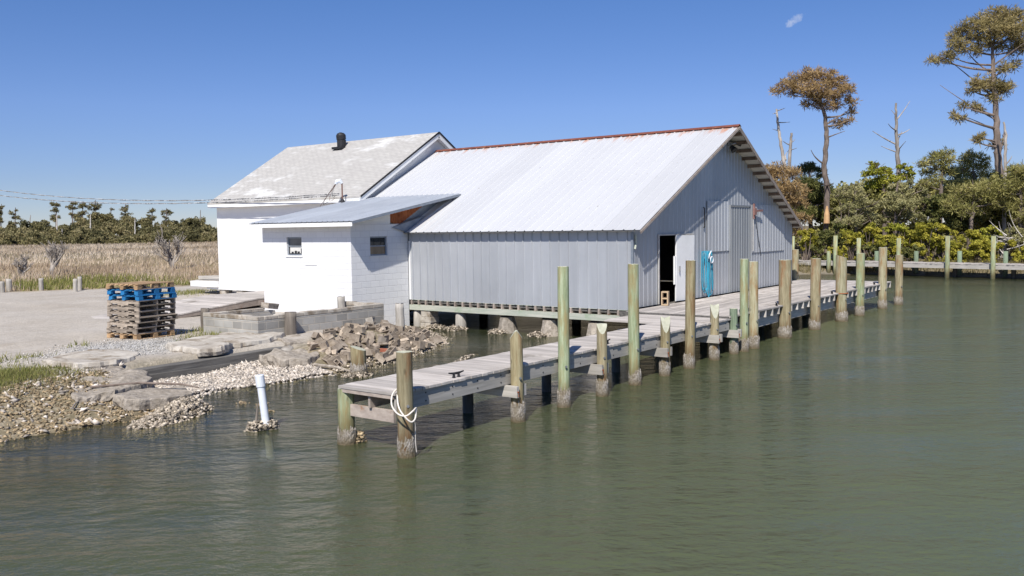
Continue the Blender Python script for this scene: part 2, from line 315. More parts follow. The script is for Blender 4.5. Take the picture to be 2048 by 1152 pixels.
def unit(n, bias=(0, 0, 0)):
    d = RNG.normal(size=(n, 3))+np.array(bias); return d/np.linalg.norm(d, axis=1, keepdims=True)
def leaf_arrays(C, ln, wd, bias=(0, 0, .35), rnd=None):
    n = len(C); d = unit(n, bias); w_ = np.cross(d, unit(n)); w_ /= np.linalg.norm(w_, axis=1, keepdims=True)+1e-6
    L = (ln*RNG.uniform(.6, 1.3, n))[:, None]; B = (wd*RNG.uniform(.7, 1.3, n))[:, None]
    V = np.stack([C-d*L*.5, C+w_*B*.5, C+d*L*.5, C-w_*B*.5], 1).reshape(-1, 3)
    F = np.arange(n*4).reshape(n, 4); return V, F, (RNG.random(n) if rnd is None else rnd)
def clump(c, r, n, squash=.7):
    """points spread through a lumpy volume made of smaller puffs"""
    k = max(6, int(n/55)); pc = unit(k)*(RNG.random(k)**(1/2.2))[:, None]*r*.74; pr_ = r*RNG.uniform(.26, .5, k)
    i = RNG.integers(0, k, n); p = pc[i]+unit(n)*(RNG.random(n)**.45)[:, None]*pr_[i][:, None]
    tone = RNG.uniform(-.2, .2, k)[i]
    p[:, 2] *= squash; return p+np.array(c), tone
# ------------------------------------------------------------------ ground
SHORE = [(-300, 30), (-40, 16.5), (0, 15.0), (6, 14.5), (7.3, 14.45), (7.9, 14.3), (9.2, 14.9), (10.5, 15.5), (11.3, 15.25), (12.2, 15.1), (13.0, 15.1), (13.7, 14.8), (14.8, 15.1),
         (16.4, 15.5), (18.6, 16.4), (20.2, 18.0), (20.9, 19.4), (21.6, 20.7), (24, 23.6), (30, 26), (40, 27.5), (48, 25), (53, 21.5), (57.0, 19.5), (58.6, 16.2), (58.4, 12), (57.4, 6.5), (55, 0), (52, -20), (50, -300)]
SA = np.array(SHORE[:-1], float); SB = np.array(SHORE[1:], float)
def shore_d(x, y):
    shp = x.shape; P = np.stack([x.ravel(), y.ravel()], 1); best = np.full(len(P), 1e9); 
    for a, b in zip(SA, SB):
        ab = b-a; t = np.clip(((P-a)@ab)/(ab@ab), 0, 1); q = a+t[:, None]*ab; best = np.minimum(best, np.hypot(*(P-q).T))
    # inside the water polygon?
    poly = SHORE+[(-300, -300)]; ins = np.zeros(len(P), bool); j = len(poly)-1
    for i in range(len(poly)):
        xi, yi = poly[i]; xj, yj = poly[j]
        c = ((yi > P[:, 1]) != (yj > P[:, 1])) & (P[:, 0] < (xj-xi)*(P[:, 1]-yi)/((yj-yi) or 1e-9)+xi); ins ^= c; j = i
    return np.where(ins, -best, best).reshape(shp)
def vnoise(x, y, s, seed=0):
    xs, ys = x/s+seed*17.3, y/s+seed*9.1; xi, yi = np.floor(xs), np.floor(ys); fx, fy = xs-xi, ys-yi
    h = lambda a, b: np.modf(np.abs(np.sin(a*127.1+b*311.7+seed)*43758.5453))[0]
    fx, fy = fx*fx*(3-2*fx), fy*fy*(3-2*fy)
    return (h(xi, yi)*(1-fx)+h(xi+1, yi)*fx)*(1-fy)+(h(xi, yi+1)*(1-fx)+h(xi+1, yi+1)*fx)*fy
def sstep(a, b, t): t = np.clip((t-a)/(b-a), 0, 1); return t*t*(3-2*t)
BUMPS = [(8.5, 13.75, .95, .40, .27, .35), (9.15, 14.2, .45, .4, .22, 0), (13.2, 16.0, .7, .6, .16, 0), (15.6, 16.8, 1.7, 1.1, .12, .2), (17.6, 17.0, 1.2, .7, .08, .3), (16.6, 13.9, 1.6, .25, .3, .45), (15.0, 13.3, .9, .2, .28, .4)]
def ground_h(x, y):
    x = np.asarray(x, float); y = np.asarray(y, float); d = shore_d(x, y)
    right = sstep(36, 48, x)
    wl = 2.3-.9*right
    land = .47*sstep(-.05, 1, d/wl)+.02
    front = sstep(9.2, 9.7, x)*sstep(14.0, 13.2, x)*sstep(17.35, 17.2, y)
    land = land*(1-front)+front*(.02+.115*sstep(0, 1, d/2.0))
    water = np.maximum(d*.16, -2.3)-.03
    z = np.where(d > 0, land, water)+(vnoise(x, y, .9, 1)-.5)*.09*sstep(-3, .5, d)+(vnoise(x, y, .33, 2)-.5)*.05*sstep(-2, .4, d)*sstep(4.5, 1.5, d)
    z = z+(vnoise(x, y, 6, 3)-.5)*.06*(d > 3)+right*sstep(2, 25, d)*.8
    for bx, by, rx, ry, h, th in BUMPS:
        c, s_ = math.cos(th), math.sin(th); ux = (x-bx)*c+(y-by)*s_; uy = -(x-bx)*s_+(y-by)*c; z = z+h*np.exp(-(ux/rx)**2-(uy/ry)**2)
    return z
def gz(x, y): return float(ground_h(np.array([x]), np.array([y]))[0])
def lines(segs):
    out = []
    for a, b, st in segs: out += list(np.arange(a, b, st))
    return np.array(out+[segs[-1][1]])
gx = lines([(-1500, -300, 200), (-300, -40, 26), (-40, 2, 2), (2, 24, .16), (24, 64, .8), (64, 120, 4), (120, 400, 20), (400, 2200, 200)])
gy = lines([(-1500, -300, 200), (-300, -40, 26), (-40, 8, 3), (8, 24, .16), (24, 60, .8), (60, 120, 4), (120, 400, 20), (400, 2200, 200)])
GX, GY = np.meshgrid(gx, gy); GZ = ground_h(GX, GY); GD = shore_d(GX, GY)
nx, ny = len(gx), len(gy); idx = np.arange(nx*ny).reshape(ny, nx)
GF = np.stack([idx[:-1, :-1], idx[:-1, 1:], idx[1:, 1:], idx[1:, :-1]], -1).reshape(-1, 4)
def marsh_line(x, y): return (y-43.4)+.55*(x-20.8)+(vnoise(x, y, 3, 8)-.5)*2
marsh = sstep(-.6, .6, marsh_line(GX, GY))*sstep(1, 4, GD)
rightw = sstep(36, 46, GX)
grass = np.exp(-(((GX-6.5)/2.1)**2+((GY-18.0)/1.6)**2)**2)
grass = np.maximum(grass, np.exp(-(((GX-13.6)/1.0)**2+((GY-19.9)/.5)**2)**2)*.8)
shellz = sstep(2.6, 1.5, GD)*(1-rightw)*sstep(-2.5, .3, GD)
gravel = sstep(.8, .3, np.hypot((GX-11.2)/3.2, (GY-19.6)/2.3))
def groundmat():
    g = G('ground', .95, 0, .15); v = g.co(); f = g.noise(v, 1.1, 8, .7); ff = g.noise(v, 9, 6, .7); fl = g.noise(v, .25, 5)
    vor = g.n('TexVoronoi', {'Vector': v, 'Scale': 16.}); vc = g.n('SeparateColor', {0: vor.outputs['Color']}).outputs[0]
    road = g.mix(.5, g.ramp(f, [(.3, (.37, .325, .27)), (.7, (.50, .455, .40))]), g.ramp(fl, [(.35, (.42, .37, .31)), (.65, (.54, .50, .45))]))
    road = g.mix(.4, road, g.ramp(ff, [(.35, .5), (.65, 1.1)]), 'MULTIPLY'); road = g.mix(g.ramp(g.noise(g.co((.5, 3, 1), rot=(0, 0, .5)), 1, 6), [(.55, 0.), (.7, .5)]), road, (.33, .28, .225))
    grav = g.ramp(vc, [(0., (.27, .26, .25)), (1., (.52, .51, .49))]); c = g.mix(g.attr('gravel'), road, grav)
    sh = g.mix(.6, g.ramp(vc, [(0., (.10, .085, .055)), (.6, (.27, .225, .16)), (1., (.55, .48, .38))]), g.ramp(f, [(.3, (.13, .115, .065)), (.7, (.34, .28, .19))]))
    c = g.mix(g.attr('shell'), c, sh)
    gr = g.ramp(ff, [(.3, (.08, .09, .03)), (.7, (.20, .19, .08))]); c = g.mix(g.math('MULTIPLY', g.attr('grass'), g.ramp(f, [(.3, .35), (.6, 1.)])), c, gr)
    ms = g.mix(.5, g.ramp(ff, [(.3, (.20, .145, .08)), (.7, (.40, .30, .18))]), g.ramp(fl, [(.35, (.16, .14, .06)), (.65, (.40, .31, .20))])); c = g.mix(g.attr('marsh'), c, ms)
    wd = g.ramp(ff, [(.3, (.10, .085, .045)), (.7, (.26, .21, .13))]); c = g.mix(g.attr('woods'), c, wd)
    mud = g.mix(g.ramp(f, [(.4, 0.), (.62, 1.)]), (.055, .045, .028), (.14, .11, .065)); mud = g.mix(g.ramp(ff, [(.62, 0.), (.7, .6)]), mud, (.36, .30, .22)); c = g.mix(g.attr('mud'), c, mud)
    g.base(c); g.bump(g.math('ADD', ff, g.math('MULTIPLY', vor.outputs['Distance'], .5)), .6, .04); return g.m
me = bpy.data.meshes.new('ground'); go = npmesh('ground', np.stack([GX, GY, GZ], -1).reshape(-1, 3), GF, np.zeros(len(GF)), 'white'); go.data.materials.clear(); go.data.materials.append(groundmat())
for nm, arr in (('marsh', marsh), ('woods', rightw*(GD > 0)), ('grass', grass), ('shell', shellz), ('gravel', gravel), ('mud', sstep(.12, -.05, GD))):
    go.data.attributes.new(nm, 'FLOAT', 'POINT').data.foreach_set('value', arr.astype(np.float32).ravel())
go.data.shade_smooth(); struct(go)
# ------------------------------------------------------------------ water
wx = lines([(-1400, -300, 220), (-300, -40, 26), (-40, 2, 2), (2, 24, .4), (24, 64, 1.6), (64, 70, 3)])
wy = lines([(-1400, -300, 220), (-300, -40, 26), (-40, 8, 2), (8, 24, .4), (24, 40, 2)])
WX, WY = np.meshgrid(wx, wy); WD = np.clip(-ground_h(WX, WY), 0, 2.4)
nx2, ny2 = len(wx), len(wy); i2 = np.arange(nx2*ny2).reshape(ny2, nx2)
WF = np.stack([i2[:-1, :-1], i2[:-1, 1:], i2[1:, 1:], i2[1:, :-1]], -1).reshape(-1, 4)
def watermat():
    g = G('murky_water', .07, 0, .5); g.p.inputs['IOR'].default_value = 1.33
    v = g.co(rot=(0, 0, math.radians(53.13)))          # u along the crests
    n1 = g.noise(g.n('Mapping', {'Vector': v, 'Scale': (2.4, 4.2, 1), 'Rotation': (0, 0, -.25)}).outputs[0], 1, 5, .5)
    n2 = g.noise(g.n('Mapping', {'Vector': v, 'Scale': (7., 12., 1), 'Rotation': (0, 0, .45)}).outputs[0], 1, 4, .6)
    n3 = g.noise(g.n('Mapping', {'Vector': v, 'Scale': (.16, .5, 1), 'Rotation': (0, 0, -.35)}).outputs[0], 1, 4, .55)
    amp = g.n('MapRange', {0: n3, 1: .35, 2: .65, 3: .3, 4: 1.2}).outputs[0]
    h = g.math('MULTIPLY', g.math('ADD', n1, g.math('MULTIPLY', n2, .38)), amp)
    b = g.n('Bump', {'Height': h, 'Strength': 1., 'Distance': .10})
    g.set(g.p.inputs['Normal'], b.outputs[0])
    cl = g.noise(g.co((.12, .12, .12)), 1, 4); g.base(g.mix(cl, (.078, .092, .046), (.101, .117, .061)))
    dep = g.attr('depth'); op = g.n('MapRange', {0: dep, 1: 0., 2: 2.0, 3: .12, 4: 1.}).outputs[0]
    op = g.math('POWER', op, .8)
    tr = g.n('BsdfTransparent', {'Color': (.72, .70, .52)}); gl = g.n('BsdfGlossy', {'Roughness': .06}); g.set(gl.inputs['Normal'], b.outputs[0])
    fr = g.n('Fresnel', {'IOR': 1.33}); g.set(fr.inputs['Normal'], b.outputs[0])
    clear = g.n('MixShader', {0: fr.outputs[0], 1: tr.outputs[0], 2: gl.outputs[0]})
    mx = g.n('MixShader', {0: op, 1: clear.outputs[0], 2: g.p.outputs[0]}); g.t.links.new(mx.outputs[0], g.out.inputs[0]); return g.m
wo = npmesh('water', np.stack([WX, WY, np.zeros_like(WX)], -1).reshape(-1, 3), WF, np.zeros(len(WF)), 'white'); wo.data.materials.clear(); wo.data.materials.append(watermat())
wo.data.attributes.new('depth', 'FLOAT', 'POINT').data.foreach_set('value', WD.astype(np.float32).ravel()); struct(wo)
# ------------------------------------------------------------------ metal barn
def ribbed(mb, u0, u1, step, rw, rh, fn, sheet=3):
    """crimped sheet: fn(u, off) -> (low point, high point)"""
    n = max(1, round((u1-u0)/step)); st = (u1-u0)/n; prof = []
    for i in range(n):
        c = u0+(i+.5)*st
        prof += [(c-rw/2, 0), (c-rw/5, rh), (c+rw/5, rh), (c+rw/2, 0)]
    prof = [(u0, 0)]+prof+[(u1, 0)]; r = random.random()
    for i in range(len(prof)-1):
        if i % (4*sheet) == 0: r = random.random()
        a, b = fn(*prof[i]); c, d = fn(*prof[i+1]); mb.add([a, c, d, b], [(0, 1, 2, 3)], r)
XB, XR, YG, YBK = 21.56, 34.4, 11.95, 24.35
RX, RZ, EX, EZ, EXR = 27.5, 6.42, 21.31, 3.13, 34.65
def rzl(x): return EZ+(x-EX)*(RZ-EZ)/(RX-EX)
def rzr(x): return EZ+(EXR-x)*(RZ-EZ)/(EXR-RX)
def rz(x): return rzl(x) if x < RX else rzr(x)
MT['roof_rusty'] = MT['roof'].copy()
g_ = MT['roof_rusty']; t_ = g_.node_tree
def roof_stain():
    g = G('pale_metal_roof_with_rust', .5, .1, .5); f = g.noise(g.co((7, 7, .5)), 1, 6, .65); f2 = g.noise(g.co((.5, .5, .5)), 1, 4)
    c = g.mix(.5, g.ramp(f, [(.25, (.53, .535, .55)), (.75, (.57, .575, .59))]), g.ramp(f2, [(.35, (.53, .535, .55)), (.65, (.57, .575, .59))]))
    k = g.n('MapRange', {0: g.attr('rnd'), 3: .93, 4: 1.05}).outputs[0]
    c = g.mix(1., c, g.n('CombineColor', {0: k, 1: k, 2: k}).outputs[0], 'MULTIPLY')
    xyz = g.n('SeparateXYZ', {0: g.n('TexCoord').outputs['Object']}); fy = g.noise(g.co((.6, 6, .6)), 1, 5, .7)
    zz = g.math('ADD', g.math('SUBTRACT', xyz.outputs[2], 6.36), g.math('MULTIPLY', g.math('SUBTRACT', fy, .5), 1.5))
    c = g.mix(g.n('MapRange', {0: zz, 1: -.05, 2: .22, 3: 0., 4: .8}).outputs[0], c, (.52, .20, .07))
    vor = g.n('TexVoronoi', {'Vector': g.co((1.2, 3, 1.2)), 'Scale': 1.6}); c = g.mix(g.n('MapRange', {0: vor.outputs['Distance'], 1: .05, 2: .09, 3: .55, 4: 0.}).outputs[0], c, (.30, .27, .25))
    g.base(c); g.bump(f2, .1, .03); return g.m
MT['roof_rusty'] = roof_stain()
barn = thing('metal_barn', (XB, YG, 0), 'long galvanized metal barn with pale ribbed roof, raised on piers over the water', 'barn')
m = MB(); ribbed(m, YG, 20.38, .33, .05, .032, lambda u, o: ((XB-o, u, .9), (XB-o, u, 3.2))); 
w_ = m.build('side_wall', 'siding', barn)
m = MB(); yf = YG
ribbed(m, XB, 23.1, .26, .03, .011, lambda u, o: ((u, yf-o, .955), (u, yf-o, rz(u)-.04)))
ribbed(m, 23.1, 25.3, .26, .03, .011, lambda u, o: ((u, yf-o, 2.95), (u, yf-o, rz(u)-.04)))
ribbed(m, 25.3, RX, .26, .03, .011, lambda u, o: ((u, yf-o, .955), (u, yf-o, rz(u)-.04)))
ribbed(m, RX, XR, .26, .03, .011, lambda u, o: ((u, yf-o, .955), (u, yf-o, rz(u)-.04)))
m.build('gable_wall', 'siding', barn)
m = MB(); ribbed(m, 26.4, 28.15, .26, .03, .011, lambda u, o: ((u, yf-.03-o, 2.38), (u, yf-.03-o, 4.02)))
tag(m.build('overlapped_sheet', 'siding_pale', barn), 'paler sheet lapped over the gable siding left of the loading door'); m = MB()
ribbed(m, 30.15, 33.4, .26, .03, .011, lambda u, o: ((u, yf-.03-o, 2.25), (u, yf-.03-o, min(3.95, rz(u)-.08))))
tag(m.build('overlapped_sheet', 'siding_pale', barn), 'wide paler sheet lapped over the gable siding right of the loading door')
ld = MB(); ribbed(ld, 28.2, 29.9, .21, .04, .016, lambda u, o: ((u, yf-.05-o, .97), (u, yf-.05-o, 3.84)))
for x in (28.18, 29.92): ld.box(x-.02, x+.02, yf-.075, yf-.025, .97, 3.86)
ld.box(28.16, 29.94, yf-.08, yf-.025, 3.86, 3.91)
tag(ld.build('loading_door', 'siding_dark', barn), 'tall darker ribbed loading door')
m = MB(); m.box(XB+.02, XR-.02, YBK-.04, YBK, .9, 3.1); m.add([(XB+.02, YBK, 3.1), (XR-.02, YBK, 3.1), (RX, YBK, RZ-.08)], [(0, 1, 2)])
m.box(XR-.03, XR, YG, YBK, .9, 3.15); m.box(XB, XB+.03, 20.4, YBK, .9, 3.15); m.build('rear_wall', 'siding_dark', barn)
m = MB(); m.box(XB+.03, XR-.04, YG+.03, YBK-.05, .80, .86); m.build('floor', 'timber', barn)
def fr(s): return 11.57+(11.31-11.57)*s
m = MB()
def slope_l(u, o):
    a = Vector((EX, fr(0)+(YBK-fr(0))*u, EZ)); b = Vector((RX, fr(1)+(YBK-fr(1))*u, RZ)); nrm = Vector((-.47, 0, .88)); return a+nrm*o, b+nrm*o
ribbed(m, 0, 1, .33/12.7, .06/12.7, .024, slope_l, 4)
def slope_r(u, o):
    a = Vector((EXR, 11.64+(YBK-11.64)*u, EZ)); b = Vector((RX, 11.31+(YBK-11.31)*u, RZ)); nrm = Vector((.42, 0, .91)); return a+nrm*o, b+nrm*o
ribbed(m, 0, 1, .33/12.7, .05/12.7, .022, slope_r, 4)
roof = m.build('roof', 'roof_rusty', barn)
m = MB()
m.add([(EX+.02, fr(0)+.02, EZ-.03), (RX, 11.33, RZ-.03), (RX, YBK, RZ-.03), (EX+.02, YBK, EZ-.03)], [(0, 1, 2, 3)], .5)
m.add([(EXR-.02, 11.66, EZ-.03), (RX, 11.33, RZ-.03), (RX, YBK, RZ-.03), (EXR-.02, YBK, EZ-.03)], [(0, 3, 2, 1)], .5)
m.build('soffit', 'soffit', roof)
m = MB(); c0, c1 = .06, .13
m.add([(RX-c1, 11.29, RZ-c1*.53+.045), (RX, 11.29, RZ+.06), (RX+c1, 11.29, RZ-c1*.46+.045), (RX-c1, YBK, RZ-c1*.53+.045), (RX, YBK, RZ+.06), (RX+c1, YBK, RZ-c1*.46+.045)], [(0, 3, 4, 1), (1, 4, 5, 2)])
m.build('ridge_cap', 'ridge', roof)
for i in range(14):
    t = .045+i*.07; x = EXR+(RX-EXR)*t; z = rzr(x)-.03; y0 = 11.68-.33*t
    m = MB(); m.bar((x, y0, z-.055), (x, YG-.01, z-.055), .09, .10); m.build('lookout', 'lookout_wood', barn)
for i in range(10):
    t = .06+i*.1; x = EX+(RX-EX)*t; z = rzl(x)-.03; y0 = 11.60-.25*t
    m = MB(); m.bar((x, y0, z-.055), (x, YG-.01, z-.055), .09, .09); m.build('lookout', 'lookout_wood', barn)
m = MB(); m.bar((EXR, 11.625, EZ-.075), (RX, 11.295, RZ-.075), .025, .13); m.bar((EX, 11.555, EZ-.07), (RX, 11.295, RZ-.06), .025, .07); m.build('rake_board', 'joist', barn)
for i in range(27):
    y = YG+.14+i*.316; m = MB(); m.box(XB-.02, XB+1.6, y-.03, y+.03, .735, .885); m.build('joist', 'joist', barn)
m = MB(); m.box(XB-.05, XB+.12, YG-.05, 20.37, .56, .73); m.box(XB+.0, XB+.1, YG+.02, 20.36, .886, .9); m.build('sill_beam', 'sill', barn)
for (u, v, kd) in ((857, 650, 0), (920, 652, 1), (1012, 660, 2), (1098, 672, 2), (1190, 690, 2), (836, 645, 1)):
    p = W(u, v, 1); d = p-EYE; t = (XB+.12-EYE.x)/d.x; p = EYE+d*t; y = p.y; m = MB()
    if kd == 0:
        for z in (0, .2, .4): m.box(XB-.02, XB+.4, y-.22+random.uniform(-.02, .02), y+.24, -.25+z, -.06+z)
        m.box(XB-.02, XB+.4, y-.2, y+.2, .345, .55); m.build('block_pier', 'conc', barn, bevel=.012)
    elif kd == 1:
        m.tube([(XB+.17, y, -.6), (XB+.17, y, .1), (XB+.17, y, .55)], [.19, .185, .17], 12); m.build('round_pier', 'grey_post', barn, True)
    else:
        pts = []
        for z in np.linspace(-.3, .5, 5): pts.append((XB+.2+.02*math.sin(z*9), y, z))
        m.tube(pts, [.36, .34, .31, .27, .22], 9, ph=.3); m.build('stone_pier', 'conc_rough', barn)
for x in (25, 29, 33):
    for y in (12.4, 16, 20): 
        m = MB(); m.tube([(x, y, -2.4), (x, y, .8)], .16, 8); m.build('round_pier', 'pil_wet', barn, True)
dl = MB(); dl.obox((24.72, YG-.06, 1.95), (1.13, .045, 1.98), (0, .012, -.05)); door = dl.build('door', 'white', barn, bevel=.006)
m = MB(); m.obox((24.13, YG-.02, 1.9), (.12, .05, .85), (0, 0, .1)); m.build('door_strip', 'white', door)
m = MB(); m.box(24.26, 24.30, YG-.12, YG-.09, 1.85, 2.02); m.build('handle', 'steel', door)
m = MB(); m.box(23.04, 23.1, YG-.045, YG-.022, .96, 2.99); m.box(23.1, 25.3, YG-.045, YG-.022, 2.95, 2.99); m.box(25.3, 25.36, YG-.045, YG-.022, .96, 2.99); m.build('door_frame', 'soffit', barn)
m = MB(); m.tube([(26.15, YG-.03, 3.15), (26.15, YG-.06, 3.2), (26.13, YG-.06, 3.78), (26.1, YG-.03, 3.8)], .02, 6); m.build('hanging_rail', 'black', barn)
m = MB(); m.box(30.21, 30.25, YG-.06, YG-.045, 2.3, 3.5); m.build('pale_strip', 'soffit', barn)
m = MB(); m.box(30.2, 30.27, YG-.1, YG-.05, 3.45, 3.98); m.bar((30.25, YG-.12, 3.72), (30.8, YG-.16, 3.74), .05, .07); m.box(30.16, 30.32, YG-.14, YG-.10, 3.58, 3.82)
m.build('door_latch_bracket', 'red', barn)
m = MB(); m.tube([(30.3, YG-.08, 3.6), (30.95, YG-.06, 2.1)], .012, 5); m.build('prop_rod', 'black', barn)
lt = MB(); lt.box(28.05, 28.45, YG-.10, YG-.02, 5.86, 6.0); lt.tube([(28.25, YG-.08, 5.93), (28.35, YG-.3, 5.98)], .03, 7); fl = lt.build('security_light', 'steel', barn)
m = MB(); m.tube([(28.15, YG-.1, 5.84), (28.13, YG-.22, 5.70)], [.06, .12], 10); m.tube([(28.4, YG-.12, 5.98), (28.52, YG-.28, 5.95)], [.05, .10], 10); m.build('lamp_head', 'black', fl)
m = MB(); m.tube([(XB+.1, YG-.05, 3.0), (XB+.12, YG-.05, 2.75), (XB+.06, YG-.05, 2.6)], .03, 7); m.build('pipe_stub', 'sill', barn)
m = MB(); m.box(XB-.035, XB+.03, YG-.04, YG+.03, .955, 3.08); m.build('corner_trim', 'flash', barn)
m = MB(); m.box(XB-.04, XB+.0, 20.30, 20.37, .9, 2.85); m.build('corner_trim', 'white', barn)
# ------------------------------------------------------------------ white house behind
HX, HY0, HY1, HXR = 23.39, 24.47, 33.57, 31.67
HEX, HEZ, HRZ = 23.03, 4.49, 7.2
house = thing('white_house', (HX, HY0, 0), 'white walled gable house with worn pale shingle roof, behind the metal barn', 'house')
m = MB(); m.box(HX, HX+.15, HY0, HY1, .88, 4.52); m.box(HXR-.15, HXR, HY0, HY1, .88, 4.52)
for y in (HY0, HY1-.15):
    m.box(HX+.15, HXR-.15, y, y+.15, .88, 4.52)
    for yy, fl_ in ((y, 0), (y+.15, 1)):
        m.add([(HX, yy, 4.52), (HXR, yy, 4.52), (RX, yy, HRZ-.17)], [(0, 1, 2) if not fl_ else (2, 1, 0)])
wall = m.build('wall', 'house_white', house)
m = MB(); sl_ = (HRZ-HEZ)/(RX-HEX); YA, YB = 24.17, 33.72; HER = 2*RX-HEX
for sx, e in ((1, HEX), (-1, HER)):
    a = [(e, YA, HEZ-.06), (e, YB, HEZ-.06), (RX, YB, HRZ-.06), (RX, YA, HRZ-.06)]; b = [(p[0], p[1], p[2]+.06) for p in a]; m.hexa(a, b)
hroof = m.build('roof', 'shingle', house)
m = MB(); m.box(HEX+.005, HEX+.035, YA+.01, YB-.01, HEZ-.21, HEZ-.062); m.box(HEX+.036, HX-.003, YA+.02, YB-.02, HEZ-.2, HEZ-.17); m.build('fascia', 'white', house)
m = MB()
for sx in (-1, 1):
    p = Vector((RX+sx*(RX-HEX), YA+.03, HEZ-.15)); q = Vector((RX, YA+.03, HRZ-.15)); m.bar(p, q, .035, .17); m.bar(p+Vector((0, .14, -.02)), q+Vector((0, .14, -.02)), .2, .03)
m.build('rake_board', 'white', house)
m = MB()
for sx in (-1, 1): m.bar((RX+sx*(RX-HEX), YA-.005, HEZ-.01), (RX, YA-.005, HRZ-.01), .012, .07)
m.build('drip_edge', 'black', hroof)
m = MB(); m.box(HX-.02, HX+.12, HY0, HY1+.9, .72, .875); m.build('sill_beam', 'white', house)
for y in (25.9, 27.1, 28.3, 29.5, 30.9, 32.2, 33.4):
    m = MB(); m.box(HX+.03, HX+.4, y-.2, y+.2, .3, .72); m.build('block_pier', 'conc', house)
m = MB(); m.box(HX-.12, HX+1.2, HY1+.02, HY1+2.0, .82, 1.06); pf = m.build('side_platform', 'white', house)
m = MB(); m.box(HX+.1, HX+1.2, HY1+.1, HY1+1.9, 1.062, 1.1); m.bar((HX+.2, HY1+1.75, 1.2), (HX+.25, HY1+.05, 1.26), .14, .14); m.build('platform_decking', 'beam_y', pf)
vx, vy, vz = 27.0, 29.45, HRZ-(RX-27.0)*sl_
m = MB(); m.box(vx-.32, vx+.32, vy-.3, vy+.3, vz-.1, vz+.0); m.tube([(vx, vy, vz-.12), (vx, vy, vz+.16), (vx, vy, vz+.32)], [.2, .2, .2], 14)
m.tube([(vx, vy, vz+.30), (vx-.01, vy, vz+.34), (vx-.03, vy, vz+.52), (vx-.04, vy, vz+.60), (vx-.04, vy, vz+.64)], [.15, .21, .21, .15, .05], 16); m.build('roof_vent', 'black', house)
# ------------------------------------------------------------------ block annex
AX, AY, AYL, AXR = 18.98, 20.4, 24.72, 21.53
annex = thing('block_annex', (AX, AY, 0), 'small white painted concrete block annex with lean-to metal roof, between barn and house', 'annex')
def holed(mb, ax, plane, th, a0, a1, z0, z1, h0, h1, hz0, hz1):
    def bx(p0, p1, q0, q1):
        if ax == 'x': mb.box(plane, plane+th, p0, p1, q0, q1, .5)
        else: mb.box(p0, p1, plane, plane+th, q0, q1, .5)
    bx(a0, h0, z0, z1); bx(h1, a1, z0, z1); bx(h0, h1, z0, hz0); bx(h0, h1, hz1, z1)
W1 = (22.72, 23.47, 2.43, 3.03); W2 = (19.80, 20.57, 2.41, 3.02)
m = MB(); holed(m, 'x', AX, .2, AY, AYL, .0-.35, 3.42, *W1); holed(m, 'y', AY, .2, AX+.2, AXR, .0-.35, 3.42, *W2); m.box(AX+.2, HX-.02, AYL-.2, AYL, -.35, 3.42, .5)
m.box(AX-.02, AX, 22.0, 22.55, 2.12, 2.135, .5)
m.build('wall', 'cmu_white', annex)
def arz(x): return 3.50+(x-18.56)*.185
m = MB(); y0, y1 = 19.88, 24.95
def leanfn(u, o):
    xt = 23.72 if u < 24.12 else 23.36
    return Vector((18.56, u, arz(18.56)+o)), Vector((xt, u, arz(xt)+o))
ribbed(m, y0, y1, .24, .06, .022, leanfn, 4); aroof = m.build('roof', 'lean_roof', annex)
m = MB(); m.add([(18.6, y0+.02, arz(18.6)-.03), (23.3, y0+.02, arz(23.3)-.03), (23.3, y1-.02, arz(23.3)-.03), (18.6, y1-.02, arz(18.6)-.03)], [(3, 2, 1, 0)], .5); m.build('soffit', 'soffit', aroof)
m = MB(); m.box(18.585, 18.61, y0+.03, y1-.02, 3.35, 3.478); m.build('fascia', 'white', annex)
m = MB(); m.bar((18.58, y0, arz(18.58)-.045), (23.68, y0, arz(23.68)-.045), .03, .075); m.build('rake_trim', 'flash', annex)
m = MB(); top = lambda x: arz(x)-.035
m.hexa([(AX, AY+.03, 3.42), (20.75, AY+.03, 3.42), (20.75, AY+.09, 3.42), (AX, AY+.09, 3.42)], [(AX, AY+.03, top(AX)), (20.75, AY+.03, top(20.75)), (20.75, AY+.09, top(20.75)), (AX, AY+.09, top(AX))])
m.box(AX+.03, AX+.07, AY+.09, AYL, 3.42, 3.52); m.build('gable_infill', 'white', annex)
m = MB(); lo = lambda x: 3.36+max(0, x-21.15)*(top(22.75)-3.36)/1.6
xs = np.linspace(20.75, 22.72, 27)
for i in range(26):
    a, b = xs[i], xs[i+1]; ya, yb = AY+.04+(.025 if i % 2 else 0), AY+.04+(0 if i % 2 else .025)
    m.add([(a, ya, min(lo(a)+max(0, 21.15-a)*.3, top(a))), (b, yb, min(lo(b)+max(0, 21.15-b)*.3, top(b))), (b, yb, top(b)), (a, ya, top(a))], [(0, 1, 2, 3)], random.random())
m.build('rusty_panel', 'rust', annex)
m = MB(); m.add([(21.0, AY+.085, 3.15), (21.4, AY+.085, rzl(21.4)), (23.55, AY+.085, rzl(23.55)+.02), (23.55, AY+.085, top(23.55)), (21.0, AY+.085, top(21.0))], [(0, 1, 2, 3, 4)])
m.add([(20.75, AY-.03, 3.3), (21.4, AY-.12, 3.14), (22.3, AY-.12, rzl(22.3)+.04), (21.7, AY+.03, rzl(21.7)+.25)], [(0, 1, 2, 3)])
m.build('flashing', 'flash', annex)
